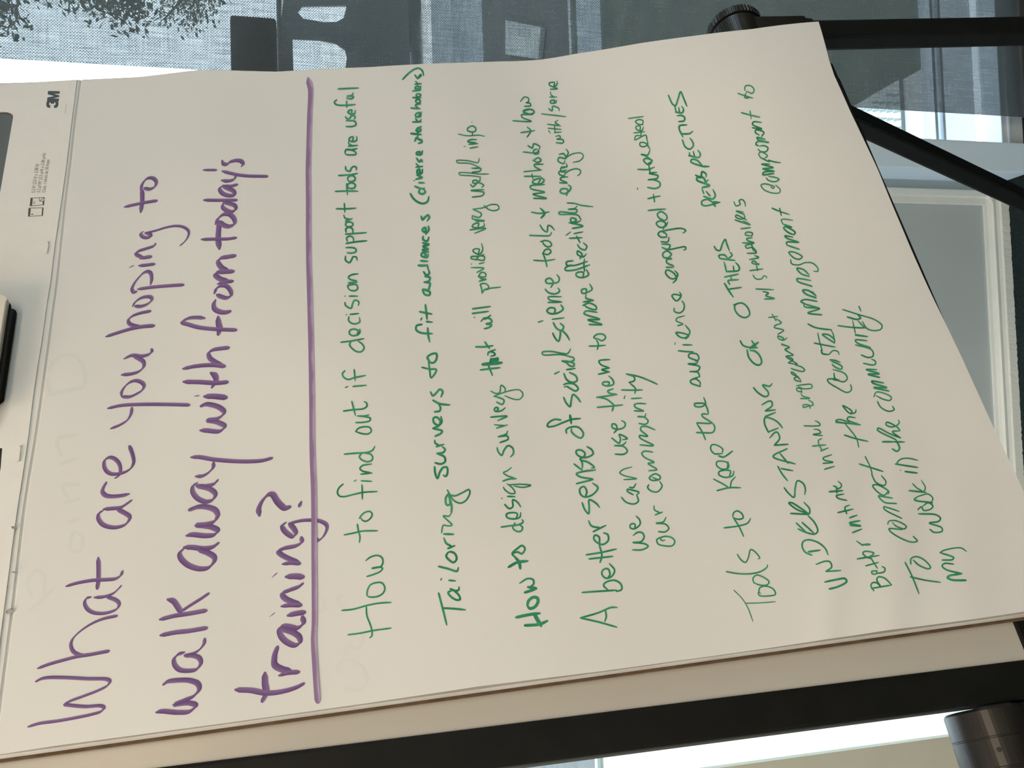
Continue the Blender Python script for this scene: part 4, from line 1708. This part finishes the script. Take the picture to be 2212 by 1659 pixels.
def smooth_path(pts, step):
    if len(pts) < 3:
        a, c = pts[0], pts[-1]
        n = max(2, int(math.hypot(c[0] - a[0], c[1] - a[1]) / step))
        return [(a[0] + (c[0] - a[0]) * k / n, a[1] + (c[1] - a[1]) * k / n) for k in range(n + 1)]
    P = [(2 * pts[0][0] - pts[1][0], 2 * pts[0][1] - pts[1][1])] + pts + [(2 * pts[-1][0] - pts[-2][0], 2 * pts[-1][1] - pts[-2][1])]
    out = []
    for i in range(1, len(P) - 2):
        p0, p1, p2, p3 = P[i - 1], P[i], P[i + 1], P[i + 2]
        d01 = math.sqrt(math.hypot(p1[0] - p0[0], p1[1] - p0[1])) or 0.3
        d12 = math.sqrt(math.hypot(p2[0] - p1[0], p2[1] - p1[1])) or 0.3
        d23 = math.sqrt(math.hypot(p3[0] - p2[0], p3[1] - p2[1])) or 0.3
        n = max(2, int(d12 * d12 / step))
        m1, m2 = [], []
        for a in (0, 1):
            m1.append((p2[a] - p1[a]) + d12 * ((p1[a] - p0[a]) / d01 - (p2[a] - p0[a]) / (d01 + d12)))
            m2.append((p2[a] - p1[a]) + d12 * ((p3[a] - p2[a]) / d23 - (p3[a] - p1[a]) / (d12 + d23)))
        for k in range(n):
            f = k / n
            h00, h10, h01, h11 = 2 * f**3 - 3 * f**2 + 1, f**3 - 2 * f**2 + f, -2 * f**3 + 3 * f**2, f**3 - f**2
            out.append(tuple(h00 * p1[a] + h10 * m1[a] + h01 * p2[a] + h11 * m2[a] for a in (0, 1)))
    out.append(pts[-1])
    return out


def ribbon(bm, pts, width, h, proj=on_sheet, step=1.6, cap=True):
    """pts in photo coordinates; width(direction, fraction) -> half width"""
    path = smooth_path(pts, step)
    n = len(path)
    tot = sum(math.hypot(path[i + 1][0] - path[i][0], path[i + 1][1] - path[i][1]) for i in range(n - 1)) or 1.0
    L, R = [], []
    run = 0.0
    dirs = []
    for i in range(n):
        a, c = path[max(i - 1, 0)], path[min(i + 1, n - 1)]
        d = (c[0] - a[0], c[1] - a[1])
        q = math.hypot(*d) or 1.0
        dirs.append((d[0] / q, d[1] / q))
    ends = []
    for i, (x, y) in enumerate(path):
        if i:
            run += math.hypot(x - path[i - 1][0], y - path[i - 1][1])
        d = dirs[i]
        w = width(d, run / tot, run, tot)
        hh = h + i * 6e-7
        L.append(bm.verts.new(proj(x - d[1] * w, y + d[0] * w, hh)))
        R.append(bm.verts.new(proj(x + d[1] * w, y - d[0] * w, hh)))
        if i in (0, n - 1):
            ends.append((x, y, d, w, hh))
    uvl = bm.loops.layers.uv.verify()
    for i in range(n - 1):
        f = bm.faces.new((L[i], R[i], R[i + 1], L[i + 1]))
        for lp, uv in zip(f.loops, ((0, i), (1, i), (1, i + 1), (0, i + 1))):
            lp[uvl].uv = (uv[0], uv[1] * 0.05)
    if cap:
        for e, (x, y, d, w, hh) in enumerate(ends):
            sgn = -1 if e == 0 else 1
            arc = []
            for k in range(1, 5):
                a = math.pi * k / 5
                cx = -d[1] * math.cos(a) + sgn * d[0] * math.sin(a)
                cy = d[0] * math.cos(a) + sgn * d[1] * math.sin(a)
                arc.append(bm.verts.new(proj(x + cx * w, y + cy * w, hh)))
            i = 0 if e == 0 else n - 1
            f = bm.faces.new([L[i]] + arc + [R[i]])
            for lp in f.loops:
                lp[uvl].uv = (0.5, i * 0.05)


def w_purple(mul):
    def f(d, u, run, tot):
        c = abs(d[0] * 0.7071 + d[1] * 0.7071)
        w = mul * (4.4 + 9.0 * c) / 2
        k = min(1.0, 0.45 + run / 14.0)
        k *= min(1.0, 0.72 + (tot - run) / 12.0)
        return w * k
    return f


def w_green(full):
    def f(d, u, run, tot):
        w = full / 2
        k = min(1.0, 0.8 + run / 20.0)
        k *= min(1.0, 0.62 + (tot - run) / 22.0)
        return w * k
    return f


line = None
col = None
wid = 1.0
tile = (0, 0, 4)
bmL = None
hn = 0


def flush():
    global bmL
    if bmL is not None and len(bmL.faces):
        for f in bmL.faces:
            f.normal_update()
            if f.normal.dot(PN) > 0:
                f.normal_flip()
        mt_ = {'purple': M_PURPLE, 'green': M_GREEN, 'ghost': M_GHOST}[col]
        if line == 'heading_stripe':
            mt_ = M_PURPLE_SOFT
        child(line, bmL, mt_, sheet, recalc=False, label={'heading_lettering': 'purple marker heading', 'heading_stripe': 'purple underline below the heading', 'green_lettering': 'green marker handwriting', 'show_through_lettering': 'faint writing showing through from the next sheet'}[line])
    bmL = None


for ln in STROKES.strip().split('\n'):
    if ln[0] == '#':
        flush()
        _, line, col, wid = ln.split()
        wid = float(wid)
        bmL = new()
        hn = 0
    elif ln[0] == '@':
        tile = tuple(float(v) for v in ln.split()[1:])
    else:
        p = ln.split()
        mul = 1.0
        if p[0][0] == 'w':
            mul = float(p[0][1:])
            p = p[1:]
        q = [float(v) for v in p]
        pts = [(tile[0] + q[i] / tile[2], tile[1] + q[i + 1] / tile[2]) for i in range(0, len(q), 2)]
        hn += 1
        h = 0.00012 + hn * 3e-6
        if col == 'ghost':
            h = 0.00004 + hn * 1e-6
        if col == 'purple':
            ribbon(bmL, pts, w_purple(mul * wid), h)
        else:
            ribbon(bmL, pts, w_green(mul * wid / 4.0 * 0.75), h)
flush()

# ------------------------------------------------------------------ print on the card header
HO = ho - 0.0001
def on_head(px, py, h):
    s, t = to_st(px, py, HO - h)
    return pg(s, t, HO - h)


def word(bm, text, p0, p1, p2, bold=0.0):
    """built-in type laid between baseline start p0, baseline end p1 and top-left p2 (photo coordinates on the card)"""
    cu = bpy.data.curves.new('tmp', 'FONT')
    cu.body = text
    cu.size = 1.0
    cu.offset = bold
    o = bpy.data.objects.new('tmp', cu)
    COL.objects.link(o)
    dg = bpy.context.evaluated_depsgraph_get()
    me = bpy.data.meshes.new_from_object(o.evaluated_get(dg))
    bpy.data.objects.remove(o)
    bpy.data.curves.remove(cu)
    t = bmesh.new()
    t.from_mesh(me)
    bpy.data.meshes.remove(me)
    x0 = min(v.co.x for v in t.verts)
    x1 = max(v.co.x for v in t.verts)
    for v in t.verts:
        a = (v.co.x - x0) / (x1 - x0)
        c = v.co.y / 0.72
        v.co = on_head(p0[0] + (p1[0] - p0[0]) * a + (p2[0] - p0[0]) * c, p0[1] + (p1[1] - p0[1]) * a + (p2[1] - p0[1]) * c, 0)
    merge(bm, t)


b = new()
def logo(pts, o0, ou, ov):
    """polygon in a unit box -> photo coordinates on the card"""
    b.faces.new([b.verts.new(on_head(o0[0] + ou[0] * u + ov[0] * v, o0[1] + ou[1] * u + ov[1] * v, 0)) for u, v in pts])


# M: reading direction is up the photo, its top is to the left
mo, mu, mv = (127.0, 218.5), (2.2, -21.5), (-25.5, -0.6)
for q in ([(0, 0), (0.26, 0), (0.26, 1), (0, 1)], [(0.74, 0), (1, 0), (1, 1), (0.74, 1)],
          [(0.26, 0.52), (0.26, 1), (0.34, 1), (0.5, 0.42), (0.5, 0), (0.42, 0)], [(0.5, 0), (0.5, 0.42), (0.66, 1), (0.74, 1), (0.74, 0.52), (0.58, 0)]):
    logo(q, mo, mu, mv)
W3 = lambda d, u, run, tot: 3.1
o3 = lambda u, v: (125.2 + 1.2 * u - 25.5 * v, 231.8 - 15.5 * u - 0.5 * v)
ribbon(b, [o3(0.10, 0.66), o3(0.14, 0.84), o3(0.42, 0.89), o3(0.72, 0.86), o3(0.86, 0.70), o3(0.74, 0.55), o3(0.50, 0.50)], W3, 0.0, on_head, 1.0, False)
ribbon(b, [o3(0.50, 0.50), o3(0.76, 0.45), o3(0.88, 0.30), o3(0.74, 0.14), o3(0.42, 0.11), o3(0.14, 0.16), o3(0.10, 0.34)], W3, 0.00001, on_head, 1.0, False)
child('logo', b, M_INK, head, recalc=False)
b = new()
word(b, '5.2 ft\u00b2 (2.5 ft x 2.08 ft)', (75.0, 416.7), (84.0, 354.5), (67.2, 416.0))
word(b, '5.2 pi\u00b2/ft\u00b2 (2.5 pi/ft x 2.08 pi/ft)', (86.3, 416.0), (99.0, 331.0), (78.8, 415.2))
word(b, 'Cont. 1 block de 30 hojas', (97.6, 416.0), (107.0, 345.0), (90.4, 415.2))
word(b, 'Trademark', (141.3, 246.0), (143.8, 224.5), (139.6, 245.8))
child('printed_lettering', b, M_INKG, head, recalc=False)
b = new()
def frame_px(c, w):
    """outlined box through four photo corners"""
    for i in range(4):
        a, d = c[i], c[(i + 1) % 4]
        ribbon(b, [a, d], lambda *_: w, 0.0, on_head, 3.0, True)
frame_px([(64.5, 445), (94.5, 442.5), (96.0, 426.5), (66.5, 427.8)], 0.55)
frame_px([(60.8, 467.5), (92.0, 465.8), (93.6, 448.7), (62.2, 449.8)], 0.55)
ribbon(b, [(67.3, 444), (69.0, 428.5)], lambda *_: 1.9, 0.00002, on_head, 3.0, False)
ribbon(b, [(63.0, 466.5), (64.6, 450.5)], lambda *_: 1.9, 0.00002, on_head, 3.0, False)
ribbon(b, [(91.0, 465.2), (92.4, 449.5)], lambda *_: 1.2, 0.00002, on_head, 3.0, False)
ribbon(b, [(93.0, 442), (93.6, 434)], lambda *_: 1.3, 0.00002, on_head, 3.0, False)
ribbon(b, [(85.0, 427.5), (85.5, 434.5), (95.0, 434)], lambda *_: 0.5, 0.00002, on_head, 3.0, True)
ribbon(b, [(86.0, 434.0), (95.5, 427.0)], lambda *_: 0.6, 0.00002, on_head, 3.0, True)
word(b, '30', (75.5, 441.0), (76.0, 435.0), (71.3, 441.0))
word(b, '1', (71.5, 463.8), (72.0, 461.8), (67.0, 463.8))
child('printed_symbols', b, M_INKG, head, recalc=False)
# two wire staples
for (a, c) in (((105.2, 522.5), (101.8, 547.0)), ((45.2, 963.5), (41.5, 996.0))):
    b = new()
    q = [on_head(a[0] - 2.6, a[1] + 0.5, -0.0004), on_head(a[0], a[1], 0.0007), on_head((a[0] + c[0]) / 2 + 0.5, (a[1] + c[1]) / 2, 0.0009), on_head(c[0], c[1], 0.0007), on_head(c[0] - 4.2, c[1] + 0.6, -0.0004)]
    tube(b, q, 0.00042, seg=8)
    child('staple', b, M_STEEL, head, smooth=True)
# ragged scraps of the sheets torn off before, caught in the binding
M_TORN = mat('grey_torn_paper', (0.45, 0.44, 0.42), 0.9)
for (px, py, r_) in ((33, 1141, 7), (29, 1238, 5), (20, 1323, 8), (26, 1318, 6), (21, 1270, 4)):
    b = new()
    ring = []
    for i in range(7):
        a = 2 * math.pi * i / 7
        rr = r_ * random.uniform(0.45, 1.0)
        ring.append(b.verts.new(on_sheet(px + rr * 1.1 * math.cos(a), py + rr * 0.7 * math.sin(a), 0.0011 + 0.0022 * random.random())))
    b.faces.new(ring)
    child('torn_scrap', b, M_TORN, head)

# ------------------------------------------------------------------ outdoors, seen through the shade and beside it
def band(name, y0, y1, z, m, x0=-6, x1=14, **kw):
    b = new(); box(b, (x0, y0, z - 0.3), (x1, y1, z))
    return obj(name, b, m, kind='structure', **kw)


GZ = -0.06
def gy(px, z=GZ, py=60):
    v = ray(px, py)
    return v.y * (z - CAMZ) / v.z


band('ground_terrace', 1.605, gy(1985, 0.045), 0.045, M_PAVE, -3.2)
band('ground_bed', gy(1985), gy(1298), GZ - 0.01, M_BED, 0.86)
band('ground_patio', gy(1985), gy(1298), GZ, M_SLAB, x1=0.86)
band('ground_kerb', gy(1298), gy(1246), GZ, M_PAVE)
band('ground_gutter', gy(1246), gy(1233), GZ - 0.02, M_BED)
band('ground_edge', gy(1233), gy(1228), GZ, M_SLAB)
band('ground_road', gy(1228), gy(1042), GZ - 0.01, M_ASPH)
band('ground_footpath', gy(1042), gy(932), GZ, M_PAVE)
band('ground_street', gy(932), 60.0, GZ - 0.02, M_STREET, -40, 60)

# pale patch on the road and a narrow pale strip beyond it
x_l, x_r = [ray(1140, p) * (gy(1140, py=p) / ray(1140, p).y) for p in (122, 40)]
b = new()
q = [(1100, 118), (1172, 128), (1178, 60), (1100, 44)]
ps = []
for p in q:
    v = ray(*p)
    k = (GZ + 0.0 - CAMZ) / v.z
    ps.append(CAM + v * k)
vb = [b.verts.new(p) for p in ps]
vt = [b.verts.new(p + Vector((0, 0, 0.03))) for p in ps]
b.faces.new(vt)
for i in range(4):
    b.faces.new((vb[i], vb[(i + 1) % 4], vt[(i + 1) % 4], vt[i]))
obj('paving_slab', b, M_SLAB, label='pale paving slab lying on the dark road outside, seen through the mesh shade', cat='paving slab')

# slotted grating on the terrace just outside the glass
tm = thing('drain_grating', 'pale slotted grating on the terrace outside, beside the shade edge', 'grating', (1.0, 2.2, GZ))
b = new()
gy0, gy1 = gy(1955, py=265), gy(1838, py=245)
box(b, (0.5, gy0, GZ), (0.86, gy1, GZ + 0.012), bev=0.002)
child('plate', b, M_SLAB, tm)
b = new()
ny = 8
for i in range(ny):
    y = gy0 + (gy1 - gy0) * (i + 0.5) / ny
    for k in range(15):
        x = 0.51 + 0.022 * k + (0.011 if i % 2 else 0)
        wd_ = 0.0035
        q = [Vector((x, y - 0.012, GZ + 0.0135)), Vector((x + wd_, y - 0.014, GZ + 0.0135)), Vector((x + 0.008 + wd_, y + 0.010, GZ + 0.0135)), Vector((x + 0.005, y + 0.014, GZ + 0.0135))]
        b.faces.new([b.verts.new(p) for p in q])
child('slots', b, mat('slot_shadow', (0.10, 0.14, 0.14), 0.9), tm)

# a dark parked vehicle on the street; daylight shows through its side windows
YC = 11.0
def cx(px, py, Y=YC):
    p = at_y(px, py, Y)
    return p.x, p.z


car = thing('parked_vehicle', 'dark parked vehicle with pale side windows seen through the mesh shade', 'vehicle', (cx(800, 40)[0], YC + 0.8, GZ))
def px_loop(pts, Y):
    return [cx(x, y, Y) for x, y in pts]


w1 = [(637, 160), (637, 86), (660, 84), (700, 90), (730, 96), (746, 106), (748, 118), (744, 140), (738, 160)]
w1 = [(634, 165), (632, 84), (690, 87), (725, 94), (745, 108), (749, 124), (746, 150), (738, 165)]
w2 = [(642, 27), (660, 6), (664, -60), (738, -60), (745, -10), (748, 20), (742, 40), (728, 49), (700, 50), (655, 42)]
body = [(606, 260), (606, 60), (622, -90), (880, -90), (880, 260)]
for k, dy in enumerate((0.0, 1.3)):
    outl = px_loop(body, YC)
    hol = [px_loop(w1, YC), px_loop(w2, YC)]
    if dy:
        hx = [p[0] for h in hol for p in h]
        hz = [p[1] for h in hol for p in h]
        hol = [round_rect(min(hx) - 0.2, min(hz) - 0.12, max(hx) + 1.8, max(hz) + 0.05, 0.1)]
    b = plate(outl, hol, 0.05, lambda u, v, w, dy=dy: Vector((u, YC + dy + w, v)))
    child('side_body', b, M_CAR, car)
zz = [p[1] for p in px_loop(body, YC)]
xx = [p[0] for p in px_loop(body, YC)]
b = new(); box(b, (min(xx), YC, max(zz) - 0.04), (max(xx), YC + 1.3, max(zz) + 0.02), bev=0.03)
child('roof', b, M_CAR, car)
b = new(); box(b, (min(xx), YC, min(zz)), (max(xx), YC + 1.3, min(zz) + 0.25), bev=0.03)
child('floor_pan', b, M_CAR, car)
for fx in (0.2, 0.8):
    for fy in (0.02, 1.1):
        b = new()
        lathe(b, Vector((min(xx) + (max(xx) - min(xx)) * fx, YC + fy, min(zz) - 0.02)), Vector((0, 1, 0)), [(0, 0.22), (0.02, 0.28), (0.16, 0.28), (0.18, 0.22)], seg=28)
        child('wheel', b, M_TYRE, car)

# trees behind the shade's upper part
def tree(loc, crown_c, crown_r, n, label, seed, leaf=0.075):
    rnd = random.Random(seed)
    t = thing('tree', label, 'tree', loc)
    b = new()
    top = Vector(crown_c)
    base_ = Vector(loc)
    tube(b, [base_, base_.lerp(top, 0.4) + Vector((0.1, 0, 0)), base_.lerp(top, 0.75) + Vector((-0.05, 0, 0)), top], [0.14, 0.12, 0.09, 0.05], seg=10)
    cl = []

    def inside():
        while True:
            q = Vector((rnd.uniform(-1, 1), rnd.uniform(-1, 1), rnd.uniform(-1, 1)))
            if q.length < 1:
                return q
    for i in range(46):
        q = inside()
        cl.append(top + Vector((q.x * crown_r[0], q.y * crown_r[1], q.z * crown_r[2])))
    for i in range(12):
        en = cl[i]
        st_ = base_.lerp(top, rnd.uniform(0.55, 0.97))
        tube(b, [st_, st_.lerp(en, 0.5) + Vector((0, 0, 0.10)), en], [0.055, 0.038, 0.012], seg=7)
    child('trunk', b, M_BARK, t, smooth=True)
    b = new()
    for i in range(n):
        q = inside()
        c = rnd.choice(cl) + q * rnd.uniform(0.12, 0.34)
        u = inside().normalized()
        w = u.orthogonal().normalized()
        L_ = leaf * rnd.uniform(0.6, 1.3)
        b.faces.new([b.verts.new(c + u * L_ * p + w * L_ * q_) for p, q_ in ((-0.6, 0), (0, 0.3), (0.6, 0), (0, -0.3))])
    child('foliage', b, M_LEAF, t, recalc=False)
    return t


c1 = at_y(200, -150, 8.5)
tree((c1.x + 1.5, 8.8, GZ), (c1.x, 8.5, c1.z), (1.30, 0.8, 1.2), 6400, 'leafy tree outside the window, dark behind the upper end of the mesh shade', 3)
c2 = at_y(390, -60, 14.0)
tree((c2.x + 1.9, 14.2, GZ), (c2.x, 14.0, c2.z), (1.15, 0.8, 0.6), 2600, 'smaller and more distant tree outside, seen through the mesh shade above the vehicle', 9)
